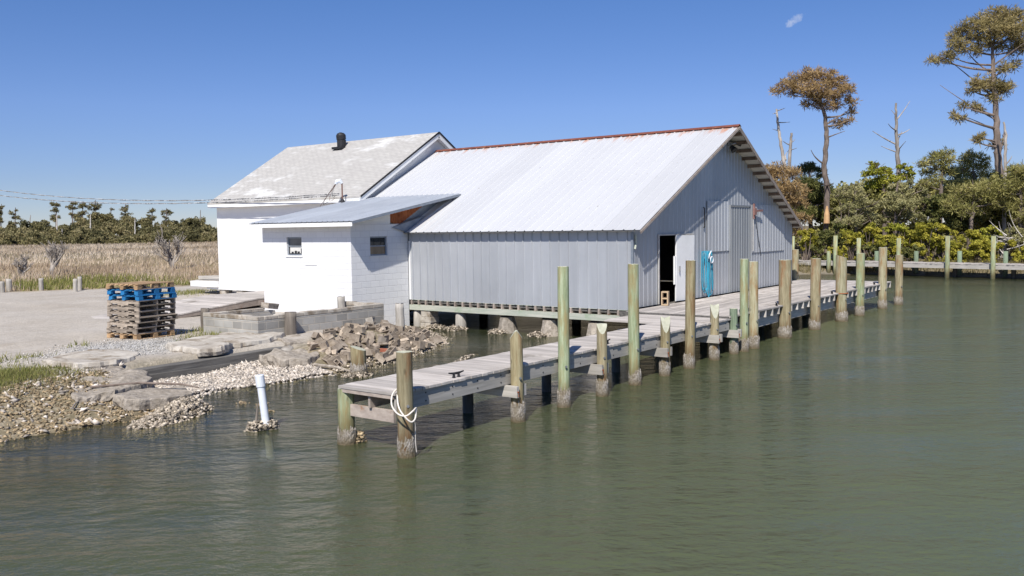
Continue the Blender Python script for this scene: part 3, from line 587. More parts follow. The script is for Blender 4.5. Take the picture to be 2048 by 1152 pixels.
def window(ax, plane, a0, a1, z0, z1, upper, lower, label):
    fr_ = MB(); s = .045; d0, d1 = plane+.05, plane+.12
    def bx(mb, p0, p1, q0, q1, e0=d0, e1=d1):
        if ax == 'x': mb.box(e0, e1, p0, p1, q0, q1)
        else: mb.box(p0, p1, e0, e1, q0, q1)
    bx(fr_, a0+.002, a0+s, z0+.002, z1-.002); bx(fr_, a1-s, a1-.002, z0+.002, z1-.002); bx(fr_, a0+s, a1-s, z0+.002, z0+s); bx(fr_, a0+s, a1-s, z1-s, z1-.002)
    zm = (z0+z1)/2; bx(fr_, a0+s, a1-s, zm-.018, zm+.018)
    f = fr_.build('window', 'flash', annex); tag(f, label)
    g1 = MB(); bx(g1, a0+s, a1-s, zm+.018, z1-s, plane+.08, plane+.09); g1.build('pane', upper, f)
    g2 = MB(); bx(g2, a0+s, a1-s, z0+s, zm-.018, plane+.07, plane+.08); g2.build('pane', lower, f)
    si = MB(); bx(si, a0-.04, a1+.04, z0-.05, z0-.003, plane-.03, plane+.0-.003); si.build('window_sill', 'white', f)
    return f, bx
f1, bx1 = window('x', AX, *W1, 'glass_white', 'curtain', 'window in the sunlit wall with pale lower blind')
m = MB(); bx1(m, 22.82, 23.42, 2.475, 2.50, AX+.055, AX+.068)
for a, b, h in ((22.78, 22.83, .16), (22.90, 23.0, .06), (23.04, 23.14, .08), (23.2, 23.3, .05), (23.38, 23.41, .2)): bx1(m, a, b, 2.50, 2.50+h, AX+.055, AX+.068)
m.build('items_on_sill', 'black', f1)
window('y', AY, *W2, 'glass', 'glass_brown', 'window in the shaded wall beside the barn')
# service mast on the lean-to roof, and the two cables that come in to it
mx_, my_ = 22.75, 25.75-.9; mzb = arz(mx_)
mast = thing('service_mast', (mx_, my_, mzb), 'rusty electric service mast with looped wires, standing on lean-to roof', 'utility mast')
m = MB(); m.tube([(mx_, my_, mzb-.02), (mx_, my_, mzb+.72)], .026, 8); m.build('pipe', 'mast_rust', mast)
m = MB(); m.tube([(mx_, my_, mzb), (mx_, my_, mzb+.07), (mx_, my_, mzb+.13)], [.13, .08, .04], 10); m.build('roof_boot', 'black', mast)
m = MB(); m.tube([(mx_, my_, mzb+.70), (mx_-.05, my_+.05, mzb+.80), (mx_-.12, my_+.14, mzb+.78), (mx_-.14, my_+.18, mzb+.68)], [.05, .085, .08, .05], 9); m.build('weatherhead', 'pvc', mast)
for k in range(4):
    pts = []; a = .22+.13*k; dp = .45+.16*k
    for i in range(15):
        t = i/14; pts.append((mx_-.12-.05*math.sin(math.pi*t)*k*.4, my_+.16+a*math.sin(math.pi*t*.9)*1.1+(.35*t if k > 1 else 0), mzb+.7-dp*math.sin(math.pi*t*.62)+.12*math.sin(6*t+k)*.4))
    m = MB(); m.tube(pts, .008, 5); m.build('wire_loop', ('black', 'mast_rust')[k % 2], mast)
for k, (uv, lb) in enumerate((((-150, 352, 58), 'upper twisted overhead cable running to the service mast'), ((-150, 366, 57), 'lower twisted overhead cable running to the service mast'))):
    a = W(*uv); b = Vector((mx_, my_+.15, mzb+.34-.06*k)); pts = []
    for i in range(41):
        t = i/40; p = a.lerp(b, t); p.z -= 4*t*(1-t)*(.80-.06*k); pts.append(p)
    m = MB()
    for s in range(2):
        q = []
        for i in range(241):
            t = i/240; j = min(int(t*40), 39); p = pts[j].lerp(pts[j+1], t*40-j); an = t*120+s*math.pi
            q.append(p+Vector((0, .014*math.cos(an), .014*math.sin(an))))
        m.tube(q, .013, 5, r=s)
    solo('power_cable', m, 'cable', lb, 'cable', 'cables to the service mast')
# ------------------------------------------------------------------ low block wall, ramp, posts on the land
lw = thing('block_wall', (14.1, 18.6, .3), 'low grey concrete block wall around the yard beside the white annex', 'wall')
m = MB(); T = 1.05
m.box(14.05, 14.25, 18.6, 20.95, .1, T-.1); m.box(14.25, 18.55, 18.6, 18.8, .1, T-.1); m.box(18.45, 18.65, 18.8, 20.35, .1, T-.1)
m.box(14.25, 16.3, 20.75, 20.95, .1, T-.1); m.build('blockwork', 'cmu_grey', lw, bevel=.008)
m = MB()
def cap_run(x0, x1, y0, y1, ax):
    n = max(1, int(((x1-x0) if ax == 'x' else (y1-y0))/.4))
    for i in range(n):
        dz = random.uniform(-.012, .012)
        if ax == 'x': a, b = x0+(x1-x0)*i/n, x0+(x1-x0)*(i+1)/n; m.box(a+.003, b-.003, y0-.006, y1+.006, T-.097, T+dz)
        else: a, b = y0+(y1-y0)*i/n, y0+(y1-y0)*(i+1)/n; m.box(x0-.006, x1+.006, a+.003, b-.003, T-.097, T+dz)
cap_run(14.05, 14.25, 18.6, 20.95, 'y'); cap_run(14.26, 18.55, 18.6, 18.8, 'x'); cap_run(18.45, 18.65, 18.82, 20.33, 'y'); cap_run(14.27, 15.9, 20.75, 20.95, 'x')
m.build('cap_blocks', 'conc', lw, bevel=.012)
m = MB(); m.obox((16.2, 20.85, T+.03), (.45, .24, .16), (.1, .15, .2), .15); m.build('loose_cap', 'conc_rough', lw)
ramp = thing('wooden_ramp', (15, 27, .45), 'grey plank ramp rising from the gravel to the white house', 'ramp')
m = MB(); n = 60
for i in range(n):
    a, b = 14.7+i*(23.3-14.7)/n, 14.7+(i+1)*(23.3-14.7)/n
    hz = lambda x: .47+.44*min(1, max(0, (x-14.7)/4.6))
    m.hexa([(a+.004, 25.5, hz(a)-.04), (b-.004, 25.5, hz(b)-.04), (b-.004, 28.6, hz(b)-.04), (a+.004, 28.6, hz(a)-.04)], [(a+.004, 25.5, hz(a)), (b-.004, 25.5, hz(b)), (b-.004, 28.6, hz(b)), (a+.004, 28.6, hz(a))])
m.build('decking', 'deck_y', ramp)
for y in (25.54, 28.56):
    m = MB(); m.hexa([(15.0, y-.03, .40), (19.3, y-.03, .66), (19.3, y+.03, .66), (15.0, y+.03, .40)], [(15.0, y-.03, .455), (19.3, y-.03, .865), (19.3, y+.03, .865), (15.0, y+.03, .455)])
    m.box(19.302, 23.3, y-.03, y+.03, .66, .866); m.build('side_board', 'joist', ramp)
for x in (17.6, 19.6, 21.6):
    for y in (25.62, 28.4):
        m = MB(); m.box(x-.07, x+.07, y+.0, y+.14, .3, .47+.44*min(1, (x-14.7)/4.6)-.05); m.build('support_post', 'grey_post', ramp)
def post(name, x, y, r, z0, h, mat, label, group=None, lean=(0, 0)):
    m = MB(); k = 8; pts = [(x+lean[0]*t+.01*math.sin(5*t+x), y+lean[1]*t, z0-.3+(h+.3)*t) for t in np.linspace(0, 1, k)]
    m.tube(pts, [r*(1.04-.08*i/k+random.uniform(-.025, .025)) for i in range(k)], 13)
    for i in range(len(m.v)-13, len(m.v)): m.v[i] = (m.v[i][0], m.v[i][1], m.v[i][2]+random.uniform(-.03, .01))
    return solo(name, m, mat, label, 'post', group, (x, y, z0), True)
post('wood_post', 14.42, 21.4, .12, .45, .68, 'rail_wood', 'dark weathered wood post at the left corner of the low block wall')
post('wood_post', 14.95, 18.42, .155, .4, .72, 'rail_wood', 'thick split wood post in front of the low block wall')
post('wood_post', 18.65, 18.05, .13, .3, .78, 'grey_post', 'grey wood post standing at the edge of the rubble by the annex corner')
post('wood_post', 18.3, 20.15, .12, .4, .84, 'grey_post', 'short wood post top showing behind the low block wall')
for (u, v, tp, r, lb) in ((5, 586, 563, .11, 'bollard cut by the left edge of the view, first of the marsh posts'), (19, 584, 559, .13, 'thick grey bollard, second from left along the marsh edge'), (83, 582, 557, .11, 'grey bollard standing alone along the marsh edge'),
                        (151, 582, 556, .1, 'left of the close pair of grey bollards along the marsh edge'), (160, 579, 552, .1, 'right, taller of the close pair of grey bollards along the marsh edge')):
    d = W(u, v, 1)-EYE; t = (.5-EYE.z)/d.z; p = EYE+d*t; dep = t; post('bollard', p.x, p.y, r, gz(p.x, p.y), (v-tp)*dep/FPX+.0, 'grey_post', lb, 'bollards along the marsh edge')
# ------------------------------------------------------------------ pallets
N = Vector((12.15, 20.92, 0)); R_ = Vector((13.35, 21.12, 0)); L_ = Vector((12.33, 22.2, 0))
exx = (R_-N).normalized(); wx_, wy_ = 1.2, 1.14; ang = math.atan2(exx.y, exx.x)
def pallet(kind, z, dx, dy, da, label):
    loc = N+Vector((dx, dy, z)); o = thing('pallet', (loc.x, loc.y, loc.z), label, 'pallet', 'pallets in the stack on the gravel'); o.rotation_euler = (0, 0, ang+da)
    mat = {'grey': 'pallet', 'blue': 'pallet_blue', 'tan': 'pallet_tan'}[kind]; ROOT[o.name] = (0, 0, 0)
    nb = 7; bw = .10
    for zz, cnt in ((.122, nb), (0, 3 if kind != 'grey' else 5)):
        m = MB()
        for i in range(cnt):
            y = bw/2+(wy_-bw)*i/(cnt-1)+random.uniform(-.01, .01); j = random.uniform(-.012, .012); m.box(j, wx_+j, y-bw/2, y+bw/2, zz+.001, zz+.019)
        m.build('top_boards' if zz else 'bottom_boards', mat, o)
    for i in range(3):
        x = .022+(wx_-.044)*i/2
        if kind == 'grey':
            m = MB(); 
            for a, b in ((0, .15), (.38, wy_-.38), (wy_-.15, wy_)): m.box(x-.02, x+.02, a, b, .02, .065)
            m.box(x-.02, x+.02, 0, wy_, .065, .121); m.build('stringer', mat, o)
        else:
            for j in range(3):
                y = .07+(wy_-.14)*j/2; m = MB(); xx = .07+(wx_-.14)*i/2; m.box(xx-.068, xx+.068, y-.068, y+.068, .02, .1); m.build('block', mat, o)
            m = MB(); m.box(xx-.05, xx+.05, 0, wy_, .1, .121); m.build('stringer_board', mat, o)
    return o
ords = ['tan', 'grey', 'grey', 'grey', 'grey', 'grey', 'grey', 'blue', 'blue', 'tan']
plab = ['orange brown block pallet, lowest of the stack', 'grey weathered pallet, second from the bottom of the stack', 'grey weathered pallet, third from the bottom of the stack', 'grey weathered pallet, fourth from the bottom of the stack',
        'grey weathered pallet, fifth from the bottom of the stack', 'grey weathered pallet, second below the blue ones', 'grey weathered pallet directly under the lower blue one',
        'bright blue block pallet, the lower of the two blue ones', 'bright blue block pallet, the upper of the two blue ones', 'brown pallet lying on top of the stack']
z = gz(12.7, 21.5)+.0
for k, lb in zip(ords, plab):
    i = plab.index(lb); pallet(k, z, random.uniform(-.04, .04), random.uniform(-.04, .04), random.uniform(-.035, .035), lb); z += .1415
# ------------------------------------------------------------------ slabs, timber, concrete lumps, rubble
def slab(name, poly, zt, th, mat, label, cat, jit=.075, tilt=(0, 0), rough=.06):
    P = []
    for i, a in enumerate(poly):
        b = poly[(i+1) % len(poly)]; a, b = Vector(a), Vector(b); k = max(1, int((b-a).length/.08))
        for j in range(k): p = a.lerp(b, j/k); P.append((p.x+jit*1.5*mn.noise((p.x*2.6, p.y*2.6, 1))+random.uniform(-.02, .02), p.y+jit*1.5*mn.noise((p.x*2.6, p.y*2.6, 7))+random.uniform(-.02, .02)))
    cx = sum(p[0] for p in P)/len(P); cy = sum(p[1] for p in P)/len(P); n = len(P); vs = []; fs = []
    zf = lambda x, y: zt+(x-cx)*tilt[0]+(y-cy)*tilt[1]+(mn.noise((x*2.2, y*2.2, 3))*rough)
    rings = [(1, -th, .0), (1.02, -th*.55, .02), (1.0, -.015, 0), (.97, 0, 0), (.75, .0, 0), (.45, 0, 0), (.2, 0, 0)]
    for s, dz, _ in rings:
        for x, y in P:
            xx, yy = cx+(x-cx)*s, cy+(y-cy)*s; q = random.uniform(-.03, .03) if dz < -.02 else 0
            vs.append((xx+q, yy+q*.7, zf(xx, yy)+dz))
    for r in range(len(rings)-1):
        for i in range(n): fs.append((r*n+i, r*n+(i+1) % n, (r+1)*n+(i+1) % n, (r+1)*n+i))
    vs.append((cx, cy, zf(cx, cy))); b = (len(rings)-1)*n
    for i in range(n): fs.append((b+i, b+(i+1) % n, len(vs)-1))
    m = MB(); m.add(vs, fs, .5); return solo(name, m, mat, label, cat, None, (cx, cy, zt-th))
slab('concrete_slab', [(9.3, 19.3), (10.2, 19.75), (10.75, 19.4), (10.6, 18.3), (10.2, 17.75), (9.6, 17.45), (8.9, 17.6), (8.7, 18.5)], .60, .16, 'conc', 'pale broken concrete slab tilting over the left end of the dark timber', 'slab', tilt=(-.02, .0))
slab('concrete_slab', [(11.7, 18.9), (12.7, 19.35), (14.0, 19.6), (14.02, 18.5), (14.6, 18.2), (14.1, 17.8), (13.5, 17.45), (12.6, 17.5), (12.2, 17.3), (11.9, 17.1), (11.5, 17.2), (11.4, 18.1)], .64, .18, 'conc', 'large cracked concrete slab between the pallets and the timber', 'slab')
slab('concrete_slab', [(9.6, 17.3), (9.0, 17.5), (8.5, 17.0), (7.9, 16.2), (7.75, 15.5), (8.4, 15.3), (9.3, 15.7), (9.75, 16.4)], .42, .18, 'conc_rough', 'crumbled rough concrete apron sloping toward the shore left of the timber', 'slab', tilt=(.02, .06), rough=.09)
slab('concrete_slab', [(8.35, 15.2), (9.2, 15.5), (9.7, 15.2), (9.5, 14.6), (8.9, 14.5), (8.3, 14.7)], .27, .2, 'conc_rough', 'small dark broken slab at the water edge above the oyster spur', 'slab', tilt=(-.03, .06), rough=.05)
slab('concrete_lump', [(12.6, 16.6), (13.2, 16.75), (13.75, 16.4), (13.7, 15.9), (13.1, 15.6), (12.6, 15.9)], .40, .24, 'conc_rough', 'rough grey lump of spilled concrete at the right end of the shell bank', 'lump', tilt=(.0, .12), rough=.14)
slab('concrete_lump', [(13.9, 17.7), (14.8, 17.9), (15.0, 17.3), (14.3, 16.9), (13.8, 17.1)], .52, .24, 'conc_rough', 'brown lump of old concrete below the thick split post', 'lump', tilt=(.0, .1), rough=.12)
m = MB(); m.hexa([(9.5, 17.12, .0), (13.9, 17.05, .1), (13.9, 17.32, .1), (9.5, 17.38, .0)], [(9.5, 17.12, .38), (13.95, 17.05, .44), (13.95, 17.32, .44), (9.5, 17.38, .38)], .5)
tb = thing('bulkhead_timber', (9.5, 17.2, .2), 'long dark squared timber holding the bank behind the white shells', 'timber'); m.build('beam', 'timber', tb, bevel=.02)
m = MB(); m.hexa([(9.62, 17.05, -.1), (13.2, 16.99, .0), (13.2, 17.05, .0), (9.62, 17.12, -.1)], [(9.62, 17.07, .26), (13.2, 17.0, .24), (13.2, 17.05, .24), (9.62, 17.12, .26)], .3); m.build('lower_plank', 'timber', tb)
m = MB(); m.tube([(13.05, 16.75, -.05), (13.3, 16.9, .12), (13.75, 17.0, .32)], [.17, .19, .2], 11); solo('cut_log', m, 'conc', 'short grey round log end leaning against the right end of the timber', 'log', None, (13.3, 16.9, 0), True)
def cinder(name, loc, rot, label, mat='block', group='broken blocks in the rubble heap', s=(.4, .2, .2), half=False):
    m = MB(); L, Wd, Hh = s; L = L*.5 if half else L; t = .035; r = random.random()
    m.box(-L/2, L/2, -Wd/2, -Wd/2+t, 0, Hh, r); m.box(-L/2, L/2, Wd/2-t, Wd/2, 0, Hh, r)
    for x in ((-L/2, -L/2+t), (L/2-t, L/2)) if half else ((-L/2, -L/2+t), (-t/2, t/2), (L/2-t, L/2)): m.box(x[0], x[1], -Wd/2+t, Wd/2-t, 0, Hh, r)
    o = solo(name, m, mat, label, 'concrete block', group); o.location = loc; o.rotation_euler = rot; return o
protos = []
for k in range(7):
    if k < 3: protos.append((cinder('broken_block', (0, 0, -5), (0, 0, 0), '', half=(k == 2)), 'hollow concrete block tipped among the rubble below the low wall'))
    else:
        m = MB(); m.obox((0, 0, 0), ((.36, .28, .09), (.42, .22, .12), (.22, .2, .15), (.3, .3, .07))[k-3], (0, 0, 0), .22); o = solo('broken_block', m, 'block', '', 'concrete block', 'broken blocks in the rubble heap', bevel=.008); protos.append((o, 'flat piece of broken concrete block lying in the rubble below the low wall'))
cnt = 0; used = set(); spots = []
tries = 0
while cnt < 190 and tries < 4000:
    tries += 1
    x = random.uniform(13.6, 18.9); y = random.uniform(15.1, 18.3)
    lo = 15.15+max(0, x-15.2)*.34; hi = 17.0+.3*math.sin(x*2)+(x-13.6)*.22
    if not (lo < y < min(hi, 18.3)): continue
    if x < 14.4 and y > 16.6: continue
    spots.append((x, y)); k = cnt if cnt < 7 else random.choice((0, 0, 1, 1, 2, 2, 3, 4, 5, 5, 6)); pr0, lb = protos[k]
    o = pr0 if k not in used else pr0.copy()
    if k in used: COL.objects.link(o)
    used.add(k); tag(o, lb, 'concrete block', 'broken blocks in the rubble heap')
    o.location = (x, y, max(gz(x, y), 0)+random.uniform(-.05, .06)); o.rotation_euler = (random.gauss(0, .42), random.gauss(0, .42), random.uniform(0, 6.3)); s_ = random.uniform(.55, 1.0); o.scale = (s_,)*3; cnt += 1
cinder('concrete_block', (17.3, 18.0, gz(17.3, 18.0)+.12), (1.3, .1, .6), 'whole grey block standing on edge at the back of the rubble', 'conc', None)
cinder('concrete_block', (16.0, 16.2, .27), (.35, .5, .9), 'dark open block lying on top of the rubble near its front', 'rail_wood', None, half=True)
m = MB(); m.obox((0, 0, 0), (.3, .12, .07)); o = solo('red_brick', m, 'brick_red', 'single orange red brick in the rubble heap near the water', 'brick'); o.location = (15.75, 15.75, .2); o.rotation_euler = (.1, .1, -.7)
blk = cinder('concrete_block', (22.75, 11.68, .96), (0, -math.pi/2, .3), 'tan concrete block standing upright on the dock by the barn door', 'block_tan', None, s=(.4, .2, .2)); blk.location = (22.92, 11.62, 1.16)
# ------------------------------------------------------------------ shells, pebbles, grass
def shells(name, P, size, mat, label, cat, flat=.45, parent=None, as_stuff=True):
    P = np.asarray(P); n = len(P); base = np.array([(1, 0, 0), (0, 1, 0), (-1, 0, 0), (0, -1, 0), (0, 0, 1), (0, 0, -1)], float)*np.array([1, .65, flat])
    s = (size*RNG.uniform(.5, 1.25, n))[:, None, None]; V = base[None]*RNG.uniform(.6, 1.3, (n, 6, 1))*s
    a, b, c = RNG.uniform(0, 6.3, n), RNG.normal(0, .6, n), RNG.normal(0, .6, n)
    ca, sa, cb, sb, cc, s2 = np.cos(a), np.sin(a), np.cos(b), np.sin(b), np.cos(c), np.sin(c); o = np.zeros(n); i1 = o+1
    Rz = np.stack([np.stack([ca, -sa, o], 1), np.stack([sa, ca, o], 1), np.stack([o, o, i1], 1)], 1)
    Rx = np.stack([np.stack([i1, o, o], 1), np.stack([o, cb, -sb], 1), np.stack([o, sb, cb], 1)], 1)
    Ry = np.stack([np.stack([cc, o, s2], 1), np.stack([o, i1, o], 1), np.stack([-s2, o, cc], 1)], 1)
    V = np.einsum('nij,nvj->nvi', Rz@Rx@Ry, V)+P[:, None, :]
    f = np.array([(0, 1, 4), (1, 2, 4), (2, 3, 4), (3, 0, 4), (1, 0, 5), (2, 1, 5), (3, 2, 5), (0, 3, 5)])
    F = (f[None]+(np.arange(n)*6)[:, None, None]).reshape(-1, 3); ob = npmesh(name, V.reshape(-1, 3), F, np.repeat(RNG.random(n), 8), mat, parent)
    if as_stuff: stuff(ob, label, cat)
    return ob
def scatter(n, x0, x1, y0, y1, keep, dz=.0):
    x = RNG.uniform(x0, x1, n); y = RNG.uniform(y0, y1, n); k = keep(x, y); x, y = x[k], y[k]
    return np.stack([x, y, ground_h(x, y)+dz+RNG.uniform(-.01, .015, len(x))], 1)
def bank(x, y):
    d = shore_d(x, y); return (d > -.25) & (y < 17.02) & (RNG.random(len(x)) < sstep(-.25, .15, d)) & ~((x < 9.6) & (y > 15.3))
shells('shell_bank', scatter(9000, 9.5, 13.3, 14.7, 17.05, bank, .02), .062, 'shell', 'bank of loose white oyster shells between the dark timber and the water', 'shells')
def spur(x, y):
    c, s_ = math.cos(.35), math.sin(.35); ux, uy = (x-8.5)*c+(y-13.75)*s_, -(x-8.5)*s_+(y-13.75)*c
    return ((ux/1.1)**2+(uy/.5)**2 < RNG.uniform(.5, 1, len(x))) | (((x-9.15)/.55)**2+((y-14.3)/.5)**2 < RNG.uniform(.4, 1, len(x)))
shells('oyster_reef', scatter(4200, 7.2, 10, 13, 15, spur, .02), .062, 'oyster', 'spur of clustered live oysters reaching into the water at lower left', 'oysters', .4)
def reef2(x, y):
    r = np.zeros(len(x), bool)
    for bx, by, rx, ry, h, th in BUMPS[4:]:
        c, s_ = math.cos(th), math.sin(th); ux = (x-bx)*c+(y-by)*s_; uy = -(x-bx)*s_+(y-by)*c; r |= ((ux/rx)**2+(uy/ry)**2) < RNG.uniform(.4, 1.1, len(x))
    d = shore_d(x, y); return (r & (d < .7)) | ((np.abs(d) < .35) & (x > 13.4))
shells('oyster_fringe', scatter(12000, 12.9, 21.4, 12.8, 20.3, reef2, .03), .055, 'oyster', 'fringe of oysters along the water edge of the rubble heap', 'oysters', .4)
def beach(x, y): d = shore_d(x, y); return (d > -.35) & (d < 2.3) & (RNG.random(len(x)) < .9)
shells('beach_shells', scatter(5200, 4.5, 9.6, 14.2, 17.2, beach, .0), .055, 'shell_dark', 'scattered brown shells and stones on the muddy left beach', 'shells', .3)
shells('pale_shells', scatter(520, 4.5, 9.8, 14.3, 17.6, beach, .01), .085, 'shell', 'larger pale shells and stones strewn over the left beach', 'shells', .3)
shells('gravel_stones', scatter(9000, 8.2, 14.2, 18.0, 22.3, lambda x, y: (np.hypot((x-11.2)/3.0, (y-19.6)/2.2) < RNG.uniform(.35, 1, len(x))), .0), .026, 'pebble', 'loose grey gravel around the pallet stack', 'gravel', .7)
def clumpshell(name, c, r, n, label, h=.2, mat='oyster'):
    t = thing(name, c, label, 'oysters', 'oyster clumps around the piers and pilings'); d = unit(n); d[:, 2] = np.abs(d[:, 2]); P = d*(RNG.random(n)**.4)[:, None]*np.array([r, r, h])+np.array(c)+np.array([0, 0, -.03])
    shells('shells', P, .06, mat, '', '', .4, t, False); return t
clumpshell('oyster_clump', (9.02, 11.78, 0), .2, 170, 'oyster clump around the foot of the white plastic pipe', .2); clumpshell('oyster_clump', (8.83, 11.86, 0), .17, 150, 'oyster clump just left of the white plastic pipe', .18)
clumpshell('oyster_clump', (9.22, 9.86, 0), .14, 110, 'oyster clump stuck beside the green corner piling of the pier', .2, 'shell_dark')
clumpshell('oyster_clump', (13.5, 14.4, 0), .36, 260, 'oyster clump around the short stained piling near the rubble', .12)
for y, lb in ((19.3, 'oyster clump at the foot of the block pier under the barn'), (18.35, 'oyster clump at the foot of the round pier under the barn'), (16.6, 'oyster clump at the foot of the stone pier nearest the round pier'), (15.05, 'oyster clump at the foot of the middle stone pier under the barn')):
    clumpshell('oyster_clump', (XB-.05, y, 0), .42, 260, lb, .16)
for (x, y) in ((10.25, 13.5), (10.1, 13.9), (9.9, 12.9)): clumpshell('oyster_clump', (x, y, -.02), .13, 50, 'small oyster clump just breaking the water between spur and pipe', .07, 'shell_dark')
def blades(name, P, ln, wd, mat, label, cat, up=1.6, rnd=None):
    n = len(P); V, F, r = leaf_arrays(P, 1, 1, (0, 0, up), rnd); V = V.reshape(n, 4, 3); d = unit(n, (.25, -.15, up*2.2)); L = (ln*RNG.uniform(.5, 1.3, n))[:, None]; s_ = np.cross(d, unit(n)); s_ /= np.linalg.norm(s_, axis=1, keepdims=True); Wd = (wd*RNG.uniform(.7, 1.3, n))[:, None] if np.ndim(wd) == 0 else wd[:, None]
    V = np.stack([P-s_*Wd, P+s_*Wd, P+d*L], 1).reshape(-1, 3); F = np.arange(n*3).reshape(n, 3); return stuff(npmesh(name, V, F, RNG.random(n) if rnd is None else rnd, mat), label, cat)
def marshpts(n, a, b):
    # area-uniform fan of points seen past the bollards, wide enough to step aside
    th = RNG.uniform(math.radians(38), math.radians(84), n); r = a*(b/a)**RNG.random(n); x, y = r*np.cos(th), r*np.sin(th); k = (marsh_line(x, y) > .2) & ((x < 22.5) | (y > 36.5) | (x > 40)); x, y, r = x[k], y[k], r[k]
    return np.stack([x, y, ground_h(x, y)-.02], 1), r
P, r = marshpts(95000, 44, 215); tone = np.clip(.5+(vnoise(P[:, 0], P[:, 1], 9, 5)-.5)*1.1+(vnoise(P[:, 0], P[:, 1], 2.2, 6)-.5)*.7+RNG.normal(0, .13, len(P)), 0, 1)
grn = vnoise(P[:, 0], P[:, 1], 5, 11)*sstep(82, 50, r)+RNG.normal(0, .10, len(P)) > .40
L = .26+.24*vnoise(P[:, 0], P[:, 1], 4, 9); wdt = .011+.00030*r
blades('marsh_grass', P[~grn], L[~grn], wdt[~grn], 'g_tan', 'wide field of dry tan marsh grass in front of the far wood', 'grass', rnd=tone[~grn])
blades('marsh_green_grass', P[grn], L[grn]*.9, wdt[grn], 'g_green', 'strip of green grass along the near edge of the marsh', 'grass')
def gr_keep(x, y): return np.exp(-(((x-6.5)/2.1)**2+((y-18.1)/1.5)**2)**2) > RNG.random(len(x))
blades('shore_grass', scatter(26000, 3.5, 9, 16.2, 20, gr_keep), np.array(.11), .008, 'g_green', 'patch of short grass on the left bank', 'grass', 1.0)
blades('dry_shore_grass', scatter(9000, 3.5, 9.2, 15.6, 19, lambda x, y: np.exp(-(((x-6.8)/2.1)**2+((y-17.2)/1.2)**2)**2) > RNG.random(len(x))), np.array(.09), .008, 'g_dark', 'dull brownish grass mixed into the left bank', 'grass', .9)
def tufts(x, y):
    r = np.zeros(len(x))
    for cx, cy, s_ in ((13.8, 20.2, .7), (13.9, 21.2, .4), (14.6, 21.6, .35), (13.3, 19.9, .5), (9.2, 20.4, .35), (10.6, 20.9, .25), (8.8, 21.2, .3), (24, 36.5, 1.2), (22.5, 35.2, .9), (8.3, 20.0, .4)): r = np.maximum(r, np.exp(-((x-cx)**2+(y-cy)**2)/s_**2))
    return r > RNG.random(len(x))
blades('yard_grass', scatter(60000, 8, 25, 19.3, 38, tufts), np.array(.14), .010, 'g_green', 'green tufts growing through the gravel by the pallets and low wall', 'grass', 1.2)
# ------------------------------------------------------------------ pier and dock
ZD = .9; PY0, PY1 = 8.80, 9.95
pier = thing('narrow_pier', (8.93, PY0, 0), 'narrow grey plank pier reaching out toward the viewer', 'pier')
m = MB(); x = 8.93
while x < 20.75:
    wdt_ = .142; y1 = PY1 if x < 19.0 else 11.35
    j = random.uniform(-.012, .012); dz = random.uniform(-.003, .003); m.box(x, x+wdt_-.008, PY0-.03+j, y1+j, ZD-.038+dz, ZD+dz); x += wdt_
m.build('decking', 'deck_y', pier)
m = MB(); m.box(8.98, 20.8, PY0, PY0+.045, ZD-.285, ZD-.043); fa = m.build('front_stringer', 'beam_x', pier)
m = MB()
for x in np.arange(9.6, 20.6, .61):
    for z in (ZD-.1, ZD-.22): m.tube([(x, PY0-.006, z), (x, PY0+.01, z)], .013, 6)
m.build('nail_heads', 'black', fa)
for y in (9.35, 9.86):
    m = MB(); m.box(8.98, 20.8, y-.022, y+.022, ZD-.285, ZD-.043); m.build('inner_stringer', 'joist', pier)
m = MB(); m.box(9.02, 9.07, 8.9, 9.8, ZD-.46, ZD-.287); m.build('end_beam', 'joist', pier)
m = MB(); m.box(8.94, 8.978, 8.83, 9.9, ZD-.10, ZD-.043); m.build('end_trim', 'joist', pier)
for xx in (11.70, 14.40, 17.10, 19.77, 20.96):
    for s_ in (-1, 1):
        m = MB(); cx = xx+s_*.135; m.box(cx-.03, cx+.03, 8.55 if s_ < 0 else 8.6, 10.0 if xx < 19 else 11.3, ZD-.475, ZD-.287); cb_ = m.build('cross_beam', 'beam_y', pier)
        if s_ < 0: m = MB(); m.tube([(cx-.005, 8.53, ZD-.38), (cx-.005, 8.552, ZD-.38)], .016, 7); m.tube([(cx-.005, 8.535, ZD-.40), (cx-.0, 8.535, ZD-.46)], .006, 5); m.build('rusty_bolt', 'rust', cb_)
for x, y in ((11.8, 9.82), (14.2, 9.8), (17.0, 9.85), (19.5, 11.1)):
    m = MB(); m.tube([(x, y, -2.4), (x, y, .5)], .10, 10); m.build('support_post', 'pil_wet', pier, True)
dock = thing('wide_dock', (20.8, PY0, 0), 'wide grey plank dock along the gable end of the metal barn', 'dock')
m = MB(); y = PY0-.03; zt = .95
while y < 12.3:
    x = 20.8
    xe = 36.55
    while x < xe:
        ln = min(random.uniform(2.4, 4.9), xe-x); ln = xe-x if xe-x-ln < .8 else ln
        a, b = x+.003, x+ln-.003
        if y+.142 > YG-.09: a = max(a, XR+.05)
        dz = random.uniform(-.004, .003)
        if b-a > .1: m.box(a, b, y, y+.134, zt-.04+dz, zt+dz)
        x += ln
    y += .142
m.build('decking', 'deck', dock)
m = MB(); m.box(20.74, 20.79, PY0, 11.9, .80, .945); m.build('step_edge', 'timber', dock)
for i in range(31):
    x = 21.2+i*.508; m = MB(); m.box(x-.025, x+.025, PY0-.03, 12.28 if x > 34.5 else 11.85, .72, .905); m.build('joist', 'joist_pale', dock)
for y in (PY0+.10, 10.4, 11.6):
    m = MB(); m.box(20.9, 36.4, y+.02, y+.11, .46, .715); m.build('beam', 'beam_x', dock)
for x in (22.6, 26.8, 31, 35.5):
    for y in (10.3, 11.7): m = MB(); m.tube([(x, y, -2.4), (x, y, .46)], .11, 9); m.build('support_post', 'pil_wet', dock, True)
